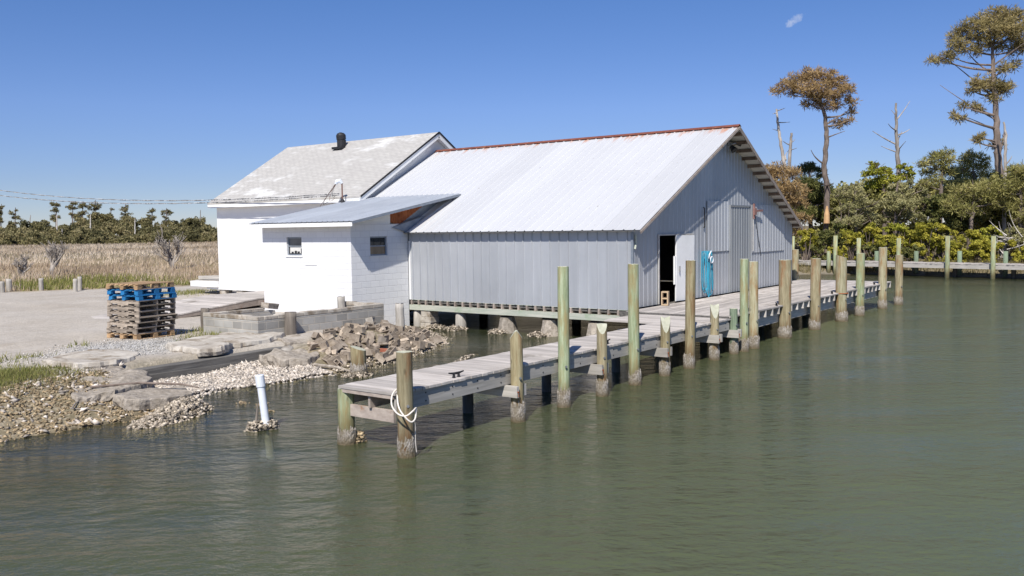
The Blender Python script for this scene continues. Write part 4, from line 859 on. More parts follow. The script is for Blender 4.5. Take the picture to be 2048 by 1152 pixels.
PIL = [(8.99, 8.63, .114, 1.50, 'pil_rust', 'flat', 'brown stained piling at the outer pier end with a white rope'), (11.71, 8.66, .108, 1.52, 'pil_tan', 'wedge', 'brown piling with a pointed top, nearest to the rope piling'),
       (13.12, 8.68, .104, 2.52, 'pil_green', 'flat', 'tall pale green piling, nearest tall one on the narrow pier'), (14.40, 8.65, .10, 1.38, 'pil_rust', 'notch', 'short rust brown notched piling between the two nearest tall ones'),
       (15.78, 8.70, .112, 2.46, 'pil_green', 'flat', 'tall bright green piling in front of the barn corner'), (17.10, 8.70, .105, 1.24, 'pil_tan', 'scoop', 'short scooped piling just right of the tall bright green one'),
       (18.30, 8.70, .112, 2.44, 'pil_tan', 'flat', 'tall brown piling in front of the white barn door'), (19.77, 8.74, .108, 1.30, 'pil_rust', 'scoop', 'short brown V topped piling in front of the wide dock corner'),
       (20.96, 8.74, .10, 1.14, 'pil_dkgreen', 'flat', 'short dark green piling, the darkest of the row'), (21.50, 8.70, .11, 2.36, 'pil_green', 'flat', 'tall mint green wavy grained piling beside the short dark green one'),
       (22.18, 8.70, .122, 2.27, 'pil_pale', 'flat', 'pale speckled tall piling tight beside the mint green one'), (24.70, 8.78, .175, 2.22, 'pil_rust', 'flat', 'thickest piling of the wide dock, rust stained at its middle'),
       (27.08, 8.70, .155, 2.18, 'pil_rust', 'flat', 'tan piling, next beyond the thickest one on the wide dock'), (29.90, 8.72, .18, 2.20, 'pil_pale', 'slant', 'broad pale piling with slanted top and rusty band'),
       (32.00, 8.72, .145, 2.19, 'pil_green', 'flat', 'green piling between two tan ones near the far end of the wide dock'), (35.05, 8.72, .15, 2.32, 'pil_pale', 'flat', 'tan piling rising highest near the far corner of the wide dock'),
       (37.05, 8.62, .15, 1.97, 'pil_rust', 'flat', 'rust stained piling at the far outer corner of the wide dock'), (9.05, 9.92, .125, .84, 'pil_green', 'flat', 'squat green piling under the outer pier corner, level with the planks'),
       (13.55, 14.42, .17, .66, 'pil_tan', 'slant', 'short stained stub piling standing alone in the water near the rubble'), (36.2, 12.45, .15, 2.2, 'pil_pale', 'flat', 'pale piling behind the far back corner of the wide dock')]
def crust(o, r, h=.34, n=44, k=18):
    m = MB(); vs = []
    for i in range(k):
        z = -.25+(h+.25)*i/(k-1)
        for j in range(n):
            a = 2*math.pi*j/n; rr_ = r*(1.015+.085*random.random()*(1 if i < k-1 else .1))+(.012 if i < k-2 else 0); rr_ = r*.995 if i == k-1 else rr_
            vs.append((rr_*math.cos(a), rr_*math.sin(a), z+(random.uniform(-.09, .05) if i > k-5 else 0)))
    fs = [(i*n+j, i*n+(j+1) % n, (i+1)*n+(j+1) % n, (i+1)*n+j) for i in range(k-1) for j in range(n)]
    m.add(vs, fs); m.r = [random.random() for _ in fs]; b = m.build('barnacle_crust', 'crust', None); b.parent = o; return b
for (x, y, r, h, mat, st, lb) in PIL:
    m = MB(); n = 18; k = 12; lx, ly = random.uniform(-.005, .005), random.uniform(-.005, .005)
    pts = [(lx*t*h*3, ly*t*h*3, -2.4+(h+2.4)*t) for t in np.linspace(0, 1, k)]; sd = random.uniform(0, 99)
    m.tube(pts, [r*(1.03-.05*i/k) for i in range(k)], n, cap=False)
    for i, (vx_, vy_, vz_) in enumerate(m.v):
        a = 1+.05*mn.noise((vx_*9+sd, vy_*9, vz_*1.3)); m.v[i] = (vx_*a, vy_*a, vz_)
    b0 = (k-1)*n; cc = m.v[b0:b0+n]; cx = sum(p[0] for p in cc)/n; cy = sum(p[1] for p in cc)/n
    def topz(px, py):
        dx, dy = (px-cx)/r, (py-cy)/r; fdir = (-.8*dx-.6*dy)
        if st == 'slant': return h-.09*(dx*.6-dy*.8+1)*.6
        if st == 'wedge': return h-.16*max(0, abs(dx*.6-dy*.8)-.15)
        if st == 'notch': return h-.20*max(0, fdir)**1.5
        if st == 'scoop': return h-.26*max(0, fdir+.15)**1.4+.05*abs(dx*.6-dy*.8)
        return h+random.uniform(-.008, .006)
    for i in range(b0, b0+n): p = m.v[i]; m.v[i] = (p[0], p[1], topz(p[0], p[1]))
    tops = [m.v[i] for i in range(b0, b0+n)]; vs = []; fs = []
    o = solo('piling', m, mat, lb, 'piling', 'pilings along the pier and dock', None, True); o.location = (x, y, 0)
    for s_ in (1, .6, .25):
        for p in tops: px, py = cx+(p[0]-cx)*s_, cy+(p[1]-cy)*s_; vs.append((px, py, p[2] if s_ == 1 else topz(px, py)))
    fs = [(a*n+j, a*n+(j+1) % n, (a+1)*n+(j+1) % n, (a+1)*n+j) for a in range(2) for j in range(n)]+[tuple(range(2*n, 3*n))]
    mm = MB(); mm.add(vs, fs, .5); tp = mm.build('cut_top', 'cut', None); tp.parent = o
    crust(o, r, .34 if h > 1 else .26)
    if h > 1 and y < 9: 
        bm = MB(); bm.tube([(-r*.55, -r*.86, .74), (-r*.62, -r*1.02, .74)], .022, 8); b = bm.build('bolt', 'steel', None); b.parent = o
# iron strap on the broad slanted piling
m = MB(); m.tube([(.19*math.cos(a), .19*math.sin(a), .93) for a in np.linspace(0, 2*math.pi, 25)], .018, 5); b = m.build('iron_strap', 'rust', None); b.parent = [o for o in COL.objects if o.name.startswith('piling') and abs(o.location.x-29.9) < .01][0]
def cleat(x, y, z, a, lb):
    o = thing('dock_cleat', (x, y, z), lb, 'cleat', 'black cleats on the pier and dock'); o.rotation_euler = (0, 0, a); ROOT[o.name] = (0, 0, 0)
    m = MB(); m.tube([(-.16, 0, .085), (-.08, 0, .072), (0, 0, .068), (.08, 0, .072), (.16, 0, .085)], [.011, .017, .02, .017, .011], 7); m.build('horn', 'black', o)
    for s_ in (-1, 1): m = MB(); m.tube([(s_*.055, 0, .0), (s_*.05, 0, .062)], [.026, .018], 7); m.build('foot', 'black', o)
cleat(10.42, 8.90, ZD, -.1, 'black iron cleat on the narrow pier nearest its outer end'); cleat(15.0, 8.9, ZD, .1, 'black iron cleat beside the tall bright green piling'); cleat(20.3, 8.92, ZD, .05, 'black iron cleat behind the short V topped piling')
cleat(24.25, 8.86, .95, .5, 'black iron cleat at the foot of the thickest piling'); cleat(29.3, 8.86, .95, .5, 'black iron cleat beside the broad slanted piling'); cleat(34.4, 8.86, .95, .5, 'black iron cleat near the far end of the wide dock')
px, py = 8.99, 8.63
def spline(Q, n=8):
    Q = [Vector(q) for q in Q]; out = []
    for i in range(len(Q)-1):
        p0, p1, p2, p3 = Q[max(i-1, 0)], Q[i], Q[i+1], Q[min(i+2, len(Q)-1)]
        for j in range(n):
            t = j/n; out.append(.5*((2*p1)+(p2-p0)*t+(2*p0-5*p1+4*p2-p3)*t*t+(3*p1-p0-3*p2+p3)*t**3))
    return out+[Q[-1]]
RP = [(806, 776, 12.62), (793, 779, 12.5), (784, 792, 12.38), (784, 812, 12.30), (796, 828, 12.22), (812, 832, 12.20), (826, 822, 12.26), (832, 816, 12.40), (832, 824, 12.36), (830, 838, 12.26), (822, 844, 12.20), (810, 834, 12.19), (799, 818, 12.24), (795, 800, 12.36), (796, 784, 12.5), (805, 776, 12.64)]
m = MB(); m.tube(spline([W(*q) for q in RP]), .0125, 6); m.tube(spline([W(829, 838, 12.27), W(831, 852, 12.35), W(831, 880, 12.4), W(833, 905, 12.4)]), .006, 5)
solo('rope', m, 'rope', 'white mooring rope looped loosely around the outer pier piling', 'rope', None, (px, py, .5), True)
# hose on the barn
m = MB(); hx, hy = 26.15, YG-.09
for k in range(8):
    a = -.22+.075*k; dpt = random.uniform(1.2, 1.5); wd2 = random.uniform(.05, .16); q = []
    for i in range(41):
        t = i/40*2*math.pi; q.append((hx+a+wd2*math.sin(t)*(1-.25*math.cos(t)), hy-.012*k+.02*math.cos(t), 2.42-dpt*(1-math.cos(t))/2))
    m.tube(q, .0125, 6, r=random.random())
solo('garden_hose', m, 'hose', 'coiled blue hose hanging on the gable wall beside the white door', 'hose', None, (hx, hy, 1.7), True)
m = MB(); m.tube([(hx+.14, hy-.13, 2.42), (hx+.06, hy-.10, 2.30), (hx+.02, hy-.1, 2.18)], .02, 7); q = [(hx+.12+.10*math.cos(a), hy-.16, 2.14+.10*math.sin(a)) for a in np.linspace(0, 2*math.pi, 25)]; m.tube(q, .016, 7, cap=False)
solo('pipe_ring', m, 'pvc', 'white plastic pipe loop hanging over the blue hose', 'pipe', None, (hx, hy, 2.2), True)
# pipe in the water
pp = thing('plastic_pipe', (9.0, 11.72, 0), 'leaning white plastic pipe standing in the shallow water', 'pipe'); a = Vector((9.02, 11.70, -.6)); b = Vector((8.93, 11.82, .86))
m = MB(); m.tube([a, a.lerp(b, .5), b], .062, 16, cap=False); m.build('pipe', 'pvc', pp, True)
m = MB(); d = (b-a).normalized(); m.tube([b-d*.17, b-d*.16, b+d*.02, b+d*.03], [.066, .074, .074, .068], 16); m.build('coupling', 'pvc', pp)
m = MB(); m.tube([(8.9, 11.8, -.2), (8.87, 11.86, .15), (8.90, 11.85, .42)], [.03, .025, .012], 6); solo('stake', m, 'rail_wood', 'dark thin stake just left of the white plastic pipe', 'stake')
for pts, r, mt, lb in (([(8.25, 15.9, .40), (9.0, 15.55, .40), (9.5, 14.9, .36), (9.65, 14.6, .3)], .022, 'bark', 'reddish brown stick bending over the small dark slab'), ([(7.5, 15.1, .22), (7.65, 15.3, .25), (7.85, 15.5, .27)], .014, 'dead', 'grey stick lying among stones on the left beach'), ([(7.55, 15.25, .20), (7.85, 14.9, .14)], .012, 'dead', 'thin grey twig at the lower edge of the left beach'), ([(13.2, 15.5, .2), (13.55, 15.1, .12), (13.6, 14.75, .06)], .035, 'conc_rough', 'encrusted stick below the concrete lump by the stub piling')):
    m = MB(); m.tube(pts, [r]*(len(pts)-1)+[r*.6], 7); solo('branch', m, mt, lb, 'stick')
# ------------------------------------------------------------------ far dock on the right
A_, B_ = Vector((59.0, 21.5, 0)), Vector((55.4, 3.0, 0)); dd = (B_-A_).normalized(); bk = Vector((-dd.y, dd.x, 0)); bk = bk if bk.x > 0 else -bk; LN = (B_-A_).length
bd = thing('far_dock', tuple(A_), 'long low grey dock along the wooded far shore', 'dock'); m = MB(); s_ = 0
def seg(mb, t0, t1, o0, o1, z0, z1):
    q = [A_+dd*t0+bk*o0, A_+dd*t1+bk*o0, A_+dd*t1+bk*o1, A_+dd*t0+bk*o1]; mb.hexa([(p.x, p.y, z0) for p in q], [(p.x, p.y, z1) for p in q])
while s_ < LN: seg(m, s_, s_+.13, random.uniform(-.02, .02), 1.45, .80, .84+random.uniform(-.012, .02)); s_ += .145
m.build('decking', 'deck_y', bd)
m = MB(); seg(m, 0, LN, .02, .08, .55, .795); m.build('front_fascia', 'beam_y', bd)
m = MB(); seg(m, 0, LN, 1.35, 1.41, .55, .795); m.build('rear_fascia', 'timber', bd)
for (u, v, h, lb, back) in ((1598, 545, 2.47, 'tall far piling showing just right of the barn', 0), (1638, 550, 1.5, 'short far piling right of the one beside the barn', 0), (1656, 546, 1.5, 'second short far piling right of the barn', 1), (1678, 548, 2.5, 'tall far piling seen above the broad slanted near piling', 0),
                           (1718, 550, 2.34, 'tall far piling seen straight above the green near piling', 0), (1733, 550, 1.48, 'short far piling just right of the green near piling', 1), (1802, 552, 2.33, 'tall far piling behind the outer dock corner', 0), (1817, 552, 1.5, 'short far piling just right of the outer dock corner', 1),
                           (1890, 556, 2.46, 'tall grey far piling over the open water', 0), (1901, 555, 1.53, 'short far piling beside the tall grey one', 1), (1988, 558, 2.44, 'tall pale green far piling nearest the right edge', 0), (2000, 557, 1.54, 'short dark far piling nearest the right edge', 1)):
    d = W(u, v, 1)-EYE; p = EYE+d*(-EYE.z/d.z); t = (p-A_).dot(dd); p = A_+dd*t+bk*(1.55 if back else -.12); m = MB()
    m.tube([(p.x, p.y, -.8), (p.x, p.y, .6), (p.x, p.y, h)], [.135, .13, .125], 10); o = solo('piling', m, 'pil_green' if not back else 'pil_dkgreen', lb, 'piling', 'pilings of the far dock', None, True)
    for v_ in o.data.vertices: v_.co -= Vector((p.x, p.y, 0))
    o.location = (p.x, p.y, 0)
for t in (2, 5, 8, 11.2, 14.4, 17.5):
    q = A_+dd*t+bk*1.0; m = MB(); m.tube([(q.x, q.y, -.7), (q.x, q.y, .55)], .13, 8); m.build('support_post', 'pil_wet', bd)
# ------------------------------------------------------------------ woods on the right
def tufts_arrays(c, r, n, ln, wd, squash):
    """needle sprays: each small tuft throws its needles outward and up"""
    k = max(8, n//22); pc = unit(k)*(RNG.random(k)**(1/2.4))[:, None]*r*.95; pc[:, 2] *= squash; pc += np.array(c); m_ = 22
    C = np.repeat(pc, m_, 0); d = unit(len(C), (0, 0, .45)); L = (ln*RNG.uniform(.6, 1.25, len(C)))[:, None]
    w_ = np.cross(d, unit(len(C))); w_ /= np.linalg.norm(w_, axis=1, keepdims=True)+1e-6; B = (wd*RNG.uniform(.7, 1.3, len(C)))[:, None]
    V = np.stack([C+d*L*.12, C+d*L*.6+w_*B*.5, C+d*L, C+d*L*.6-w_*B*.5], 1).reshape(-1, 3)
    tone = np.repeat(RNG.uniform(-.26, .26, k)+.25*(pc[:, 2]-c[2])/(r*squash+1e-6)*0, m_); return V, np.arange(len(C)*4).reshape(-1, 4), tone
def foliage(parent, clusters, ln, wd, mat, dens, name='crown', tone=.0, squash=.7, bias=(0, 0, .35)):
    VV, FF, RR = [], [], []; o = 0
    for (c, r) in clusters:
        if mat.startswith('l_pine'):
            n = int(dens*(r**2)*40); V, F, tn = tufts_arrays(c, r, n, ln, wd, squash); rn = np.clip(.5+tn+RNG.uniform(-.15, .15)+RNG.normal(0, .14, len(F)), 0, 1)
            VV.append(V); FF.append(F+o); RR.append(rn); o += len(V); continue
        n = int(dens*(r**2)*40); p, tn = clump(c, r, n, squash); V, F, rn = leaf_arrays(p, ln, wd, bias); rn = np.clip(.5+tn+tone+RNG.uniform(-.16, .16)*(1 if name == 'crown' else 1.9)+RNG.normal(0, .2, n)+RNG.uniform(-.12, .12), 0, 1)
        VV.append(V); FF.append(F+o); RR.append(rn); o += len(V)
    return npmesh(name, np.concatenate(VV), np.concatenate(FF), np.concatenate(RR), mat, parent)
def limb(m, a, b, r0_, r1_, sag=.1, n=6, sides=6):
    a, b = Vector(a), Vector(b); L = (b-a).length; pts = []; rs = []; s0, s1 = random.uniform(-1, 1), random.uniform(-1, 1)
    for i in range(n+1):
        t = i/n; p = a.lerp(b, t); e = math.sin(math.pi*t)*L*.08; p += Vector((s0*e, s1*e, -sag*L*math.sin(math.pi*t)*.6)); pts.append(p); rs.append(r0_+(r1_-r0_)*t)
    m.tube(pts, rs, sides)
def tree(name, label, depth, trunk, clusters, leafmat, ln, wd, dens, group=None, bark='bark', base=True, squash=.62, twigs=0, spread=.5, bare=()):
    k = depth/FPX; T = [W(u, v, depth) for u, v, r in trunk]; R = [r*k*.85 for u, v, r in trunk]
    if base:
        b = T[0].copy(); b.z = gz(b.x, b.y)-.2; T = [b]+T; R = [R[0]*1.25]+R
    root = thing(name, tuple(T[0]), label, 'tree' if 'bush' not in name and 'shrub' not in name else 'bush', group); m = MB()
    P = []; Q = []
    for i in range(len(T)-1):
        for j in range(5): t = j/5; P.append(T[i].lerp(T[i+1], t)+Vector((random.uniform(-1, 1), random.uniform(-1, 1), 0))*R[i]*.25); Q.append(R[i]*(1-t)+R[i+1]*t)
    P.append(T[-1]); Q.append(R[-1]); m.tube(P, Q, 9); CL = []
    for (u, v, r) in clusters:
        c = W(u, v, depth+random.uniform(-spread, spread)*r*k*2.2); CL.append((tuple(c), r*k*1.3))
        cand = [i for i, p in enumerate(P) if p.z < c.z-.15*(c-p).length] or [0]; i = min(cand, key=lambda i: (P[i]-c).length+.5*max(0, P[i].z-c.z)); limb(m, P[i], c, min(Q[i]*.6, .10+.02*r*k), .02, .08)
        for _ in range(6): e = c+Vector(tuple(unit(1)[0]))*r*k*1.2; limb(m, c, e, .03, .01, 0, 3, 4)
    for (u0_, v0_, u1_, v1_, r) in bare: limb(m, W(u0_, v0_, depth), W(u1_, v1_, depth+random.uniform(-1.5, 1.5)), r*k, .3*r*k, .02)
    m.build('trunk', bark, root)
    if clusters: foliage(root, CL, ln, wd, leafmat, dens, squash=squash)
    return root
G1 = 'trees of the wood on the right'
t1 = tree('pine_tree', 'tall bent pine with a browning flat crown, just right of the barn', 66, [(1653, 450, 6), (1655, 385, 6.5), (1648, 330, 6), (1654, 280, 5.5), (1650, 235, 4.5), (1640, 195, 3)],
     [(1556, 182, 13), (1572, 172, 15), (1592, 163, 20), (1612, 152, 18), (1632, 150, 20), (1655, 158, 20), (1676, 165, 20), (1690, 182, 18), (1640, 180, 24), (1662, 192, 22), (1622, 178, 20), (1700, 205, 13), (1668, 212, 14), (1640, 204, 16), (1622, 208, 13), (1678, 247, 13), (1692, 243, 10), (1585, 182, 14), (1706, 222, 8)],
     'l_pinebr', .40, .05, 20, G1, bare=[(1650, 330, 1622, 300, 2), (1655, 275, 1690, 262, 1.6), (1652, 372, 1668, 366, 1.8), (1650, 250, 1706, 215, 2), (1655, 372, 1645, 368, 1.5)])
m = MB(); p0, p1 = W(1653, 447, 65.7), W(1654, 412, 65.7); m.tube([p0, p0.lerp(p1, .5), p1], [.22, .2, .05], 8); m.build('stripped_bark', 'bark_torn', t1)
t2 = tree('pine_tree', 'tallest olive topped pine at the right edge of the wood', 62, [(2000, 380, 9), (1998, 330, 8.5), (1994, 270, 7.5), (1990, 205, 6), (1986, 140, 5), (1984, 90, 3)],
     [(1872, 120, 12), (1885, 118, 14), (1900, 112, 14), (1908, 75, 14), (1925, 62, 18), (1945, 52, 20), (1965, 42, 18), (1985, 36, 22), (2010, 32, 22), (2035, 38, 24), (2060, 48, 24), (2040, 70, 22), (2015, 62, 22), (1990, 70, 18), (1950, 100, 15), (1932, 98, 14), (2010, 138, 16), (2030, 132, 12), (1955, 170, 15), (1970, 165, 18), (1990, 172, 20), (2010, 178, 16), (1946, 182, 12), (1928, 213, 10), (1945, 215, 10), (1962, 218, 9), (1910, 232, 9), (1922, 235, 9), (1985, 200, 12), (1915, 90, 18), (1960, 75, 20), (1995, 95, 18), (2030, 95, 20), (1975, 60, 20), (2000, 50, 22), (1962, 276, 10), (1952, 284, 8), (1993, 292, 12), (2002, 178, 14), (2060, 90, 18)],
     'l_pinetop', .40, .05, 20, G1, bare=[(1992, 200, 1900, 122, 2.2), (1990, 150, 1930, 95, 2), (1992, 240, 1880, 170, 1.6), (1988, 130, 2050, 85, 2), (1994, 262, 1935, 235, 1.8), (1996, 290, 1960, 270, 1.3), (2000, 300, 2008, 245, 3)])
def snag(lb, depth, trunk, bare, bark='dead'): return tree('dead_tree', lb, depth, trunk, [], 'l_dark', .3, .1, 1, 'dead standing trees in the right wood', bark, bare=bare)
snag('grey dead snag with a forked top, left of the browning pine', 68, [(1572, 420, 5), (1572, 345, 4.5), (1562, 290, 3.6), (1556, 250, 3), (1553, 218, 2)], [(1560, 262, 1545, 258, 1.2), (1555, 225, 1545, 228, 1.2), (1557, 245, 1580, 244, 1.2), (1553, 222, 1570, 216, 1.2), (1572, 320, 1578, 300, 1.6)])
snag('short silvery broken snag close beside the forked grey one', 66.5, [(1576, 420, 5), (1578, 330, 4.2), (1581, 290, 3.4), (1583, 266, 2.6)], [(1580, 290, 1566, 282, 1.4), (1581, 300, 1594, 296, 1), (1582, 285, 1590, 278, 1)])
snag('bare dead tree with upswept limbs between the two tall pines', 70, [(1797, 400, 6), (1796, 318, 5), (1793, 275, 4), (1792, 235, 3), (1792, 206, 2.2)], [(1795, 290, 1745, 262, 2), (1795, 305, 1762, 292, 1.6), (1796, 270, 1820, 258, 1.6), (1793, 235, 1782, 220, 1.2), (1793, 240, 1820, 202, 1.4), (1794, 262, 1776, 247, 1.4), (1797, 300, 1812, 282, 1.2), (1796, 282, 1804, 262, 1.3)])
snag('thin pale snag leaning against the tallest pine', 60.5, [(2010, 380, 4), (2010, 320, 3.4), (2012, 270, 2.8), (2007, 244, 2)], [(2010, 330, 2024, 312, 2), (2010, 280, 2004, 268, 1.2)])
NL = (.38, .05)
tree('leafy_tree', 'olive leafy tree filling the gap right of the bent pine trunk', 68, [(1690, 450, 4), (1690, 410, 3), (1690, 385, 1.5)], [(1672, 400, 16), (1690, 390, 17), (1708, 382, 16), (1680, 420, 18), (1705, 412, 18), (1726, 392, 14), (1722, 420, 16)], 'l_back', .2, .1, 34, G1)
tree('leafy_tree', 'olive leafy tree between the grey green tree and the layered pine', 68, [(1850, 450, 4), (1850, 400, 3), (1850, 375, 1.5)], [(1832, 378, 15), (1850, 368, 15), (1868, 378, 16), (1838, 400, 18), (1862, 402, 18), (1885, 390, 15), (1845, 425, 18)], 'l_back', .2, .1, 34, G1)
tree('pine_tree', 'dense pine standing behind the gap between the two round topped pines', 71, [(1915, 450, 4), (1915, 390, 3), (1915, 350, 1.5)], [(1905, 345, 14), (1922, 350, 14), (1910, 365, 16), (1928, 372, 15), (1895, 375, 14), (1980, 350, 15), (1975, 372, 16), (2000, 360, 15)], 'l_pine', .38, .05, 24, G1)
NL = (.38, .05); BL = (.16, .09)
tree('pine_tree', 'bushy yellow brown pine right behind the barn eave', 64, [(1570, 440, 5), (1568, 380, 4), (1565, 345, 2)], [(1545, 350, 18), (1560, 340, 18), (1580, 348, 17), (1555, 372, 22), (1580, 375, 22), (1600, 385, 15), (1570, 400, 22), (1595, 405, 17), (1590, 430, 15), (1550, 400, 20), (1604, 440, 14), (1535, 340, 12), (1598, 460, 12)], 'l_pinebr', *NL, 22, G1)
tree('pine_tree', 'dark green dense pine behind the bent pine trunk', 70, [(1622, 450, 5), (1620, 390, 4), (1618, 345, 2)], [(1610, 340, 18), (1625, 335, 17), (1640, 345, 15), (1615, 365, 22), (1640, 370, 20), (1658, 380, 14), (1620, 395, 22), (1645, 400, 20), (1664, 400, 10), (1615, 425, 20), (1640, 430, 18), (1660, 425, 12)], 'l_dark', *NL, 22, G1)
tree('leafy_tree', 'bright yellow green leafy tree below the bare dead tree', 66, [(1770, 440, 5), (1768, 390, 4), (1762, 345, 2)], [(1745, 330, 12), (1755, 340, 16), (1735, 348, 11), (1772, 345, 13), (1760, 362, 20), (1745, 375, 17), (1785, 360, 16), (1800, 332, 11), (1815, 338, 11), (1808, 352, 16), (1790, 382, 18), (1825, 345, 8), (1765, 390, 18)], 'l_bright', *BL, 36, G1)
tree('cedar_tree', 'grey green feathery tree in front of the bright leafy one', 61, [(1790, 460, 4), (1792, 400, 3), (1795, 365, 1.5)], [(1800, 375, 17), (1815, 365, 13), (1820, 385, 18), (1790, 395, 20), (1775, 410, 19), (1812, 410, 22), (1838, 400, 16), (1790, 430, 22), (1825, 432, 20), (1765, 436, 16), (1845, 380, 10)], 'l_grey', .24, .07, 30, G1)
tree('bare_tree', 'brownish half bare tree right of the bent pine', 60, [(1712, 460, 3), (1712, 420, 2.4), (1706, 390, 1.2)], [(1690, 392, 16), (1710, 385, 16), (1725, 400, 16), (1700, 412, 20), (1725, 425, 19), (1685, 420, 15), (1745, 410, 14), (1710, 440, 20), (1740, 440, 17), (1680, 440, 14), (1680, 385, 12), (1697, 375, 10), (1715, 368, 10)], 'l_grey', .2, .05, 26, G1)
tree('pine_tree', 'olive pine with layered boughs and sky gaps left of the tallest pine', 63, [(1880, 440, 5), (1882, 380, 4), (1886, 330, 2)], [(1872, 312, 14), (1888, 308, 14), (1858, 325, 12), (1842, 330, 9), (1900, 322, 14), (1876, 335, 16), (1855, 345, 12), (1895, 342, 13), (1870, 360, 13), (1850, 368, 12)], 'l_pine', *NL, 22, G1)
tree('pine_tree', 'round topped green pine touching the tallest pine from the left', 67, [(1950, 440, 5), (1950, 380, 4), (1946, 335, 2)], [(1930, 318, 14), (1948, 312, 14), (1965, 322, 13), (1940, 332, 15), (1960, 336, 13), (1925, 338, 11), (1952, 352, 12), (1940, 372, 16), (1965, 368, 15)], 'l_pine', *NL, 22, G1)
tree('pine_tree', 'broad light green pine spreading low left of the tallest trunk', 59, [(1940, 470, 5), (1945, 420, 4), (1950, 385, 2)], [(1920, 385, 16), (1945, 378, 17), (1970, 372, 16), (1990, 385, 16), (1910, 402, 16), (1935, 402, 19), (1962, 398, 19), (1990, 405, 15), (1925, 420, 17), (1955, 418, 17), (1895, 412, 12), (1978, 392, 14)], 'l_pine', *NL, 24, G1)
tree('pine_tree', 'light green pine filling the right edge behind the tangle', 58, [(2040, 470, 6), (2042, 400, 5), (2045, 345, 2)], [(2030, 345, 16), (2045, 338, 17), (2062, 345, 18), (2020, 365, 15), (2042, 362, 20), (2065, 370, 20), (2012, 385, 13), (2035, 385, 20), (2060, 400, 22), (2030, 412, 16), (2045, 430, 18), (2070, 440, 20)], 'l_pine', *NL, 24, G1)
tree('evergreen_tree', 'very dark evergreen in the middle of the right wood', 61, [(1895, 470, 5), (1895, 430, 4), (1895, 405, 2)], [(1865, 405, 17), (1885, 400, 17), (1905, 412, 16), (1860, 425, 17), (1885, 425, 20), (1910, 432, 20), (1932, 432, 20), (1955, 438, 18), (1900, 450, 20), (1930, 455, 18), (1870, 446, 17), (1975, 430, 16), (1985, 450, 16)], 'l_dark', .22, .11, 34, G1)
for i, (u, v, r, mat, lb) in enumerate([(1610, 470, 18, 'l_bush', 'yellow green bush low beside the barn corner'), (1640, 488, 20, 'l_dark', 'dark low bush right of the barn corner bush'), (1668, 462, 20, 'l_dark', 'dark green bush at the foot of the bent pine'), (1700, 478, 22, 'l_bush', 'olive bush right of the bent pine foot'),
                                    (1735, 468, 22, 'l_bush', 'olive bush under the half bare tree'), (1765, 486, 22, 'l_bush', 'broad olive bush straight above the outer dock corner'), (1790, 462, 17, 'l_bright', 'brightest yellow bush below the grey green tree'), (1825, 472, 24, 'l_bush', 'yellow green bush below the dark evergreen'),
                                    (1860, 462, 26, 'l_bush', 'large golden green bush in the middle of the shore'), (1890, 492, 26, 'l_bush', 'rounded bush behind the tall grey far piling'), (1925, 480, 26, 'l_bush', 'large rounded yellow green bush left of the pale far piling'), (1955, 500, 24, 'l_bush', 'low bush between the last two tall far pilings'),
                                    (1975, 468, 18, 'l_bright', 'pale yellow bush in front of the dead tangle'), (1990, 500, 17, 'l_bush', 'bush at the foot of the dead tangle'), (2030, 470, 20, 'l_grey', 'grey bush at the right edge beside the tangle'), (2045, 495, 22, 'l_bush', 'low green bush cut by the right edge'), (1680, 505, 17, 'l_bush', 'low bush hugging the shore behind the far dock start'), (1745, 505, 18, 'l_dark', 'low dark bush behind the middle of the far dock'), (1820, 505, 18, 'l_dark', 'low dark bush behind the outer corner piling')]):
    dp = 59.5-.004*(u-1600)+random.uniform(-.6, .6)-(v-480)*.03; k = dp/FPX; c = W(u, v, dp); root = thing('shore_bush', (c.x, c.y, gz(c.x, c.y)), lb, 'bush', 'bushes along the right shore'); m = MB(); cl = []
    for j in range(19):
        a = random.uniform(0, 6.3); q = c+Vector((math.cos(a)*r*k*random.uniform(.3, 1.25), math.sin(a)*r*k*random.uniform(.3, 1.25), random.uniform(-1.7, .65)*r*k)); cl.append((tuple(q), r*k*random.uniform(.4, .6))); limb(m, (c.x, c.y, gz(c.x, c.y)-.1), q, .035, .01, 0)
    m.build('stems', 'bark', root); foliage(root, cl, .15, .085, mat, 52, squash=.8)
m = MB(); c = W(2012, 470, 57.5); g0 = gz(c.x, c.y)
for j in range(46):
    a = W(random.uniform(1990, 2050), random.uniform(470, 520), 57.5+random.uniform(-1, 1)); b = a+Vector(tuple(unit(1, (0, 0, .5))[0]))*random.uniform(.6, 2.0); limb(m, a, b, random.uniform(.02, .05), .008, .05)
solo('fallen_tree', m, 'drift', 'tangle of pale dead branches on the right shore', 'dead tree', None, (c.x, c.y, g0))
for i, (u, v, u2, v2, r, lb) in enumerate([(1985, 538, 2030, 536, .16, 'thick pale driftwood log under the right end of the far dock'), (1990, 548, 2020, 546, .06, 'thin pale driftwood stick at the water under the far dock'), (2000, 527, 2045, 529, .05, 'slim pale pole lying behind the far dock'), (2025, 497, 2060, 499, .08, 'weathered trunk lying across the bushes at the right edge'), (1660, 543, 1720, 545, .09, 'dark log lying at the water edge under the far dock')]):
    dp = 58.5; a, b = W(u, v, dp), W(u2, v2, dp); m = MB(); limb(m, a, b, r, r*.7, -.03, 5, 7); solo('driftwood_log', m, 'drift' if i < 4 else 'rail_wood', lb, 'log', 'driftwood along the right shore', tuple(a))
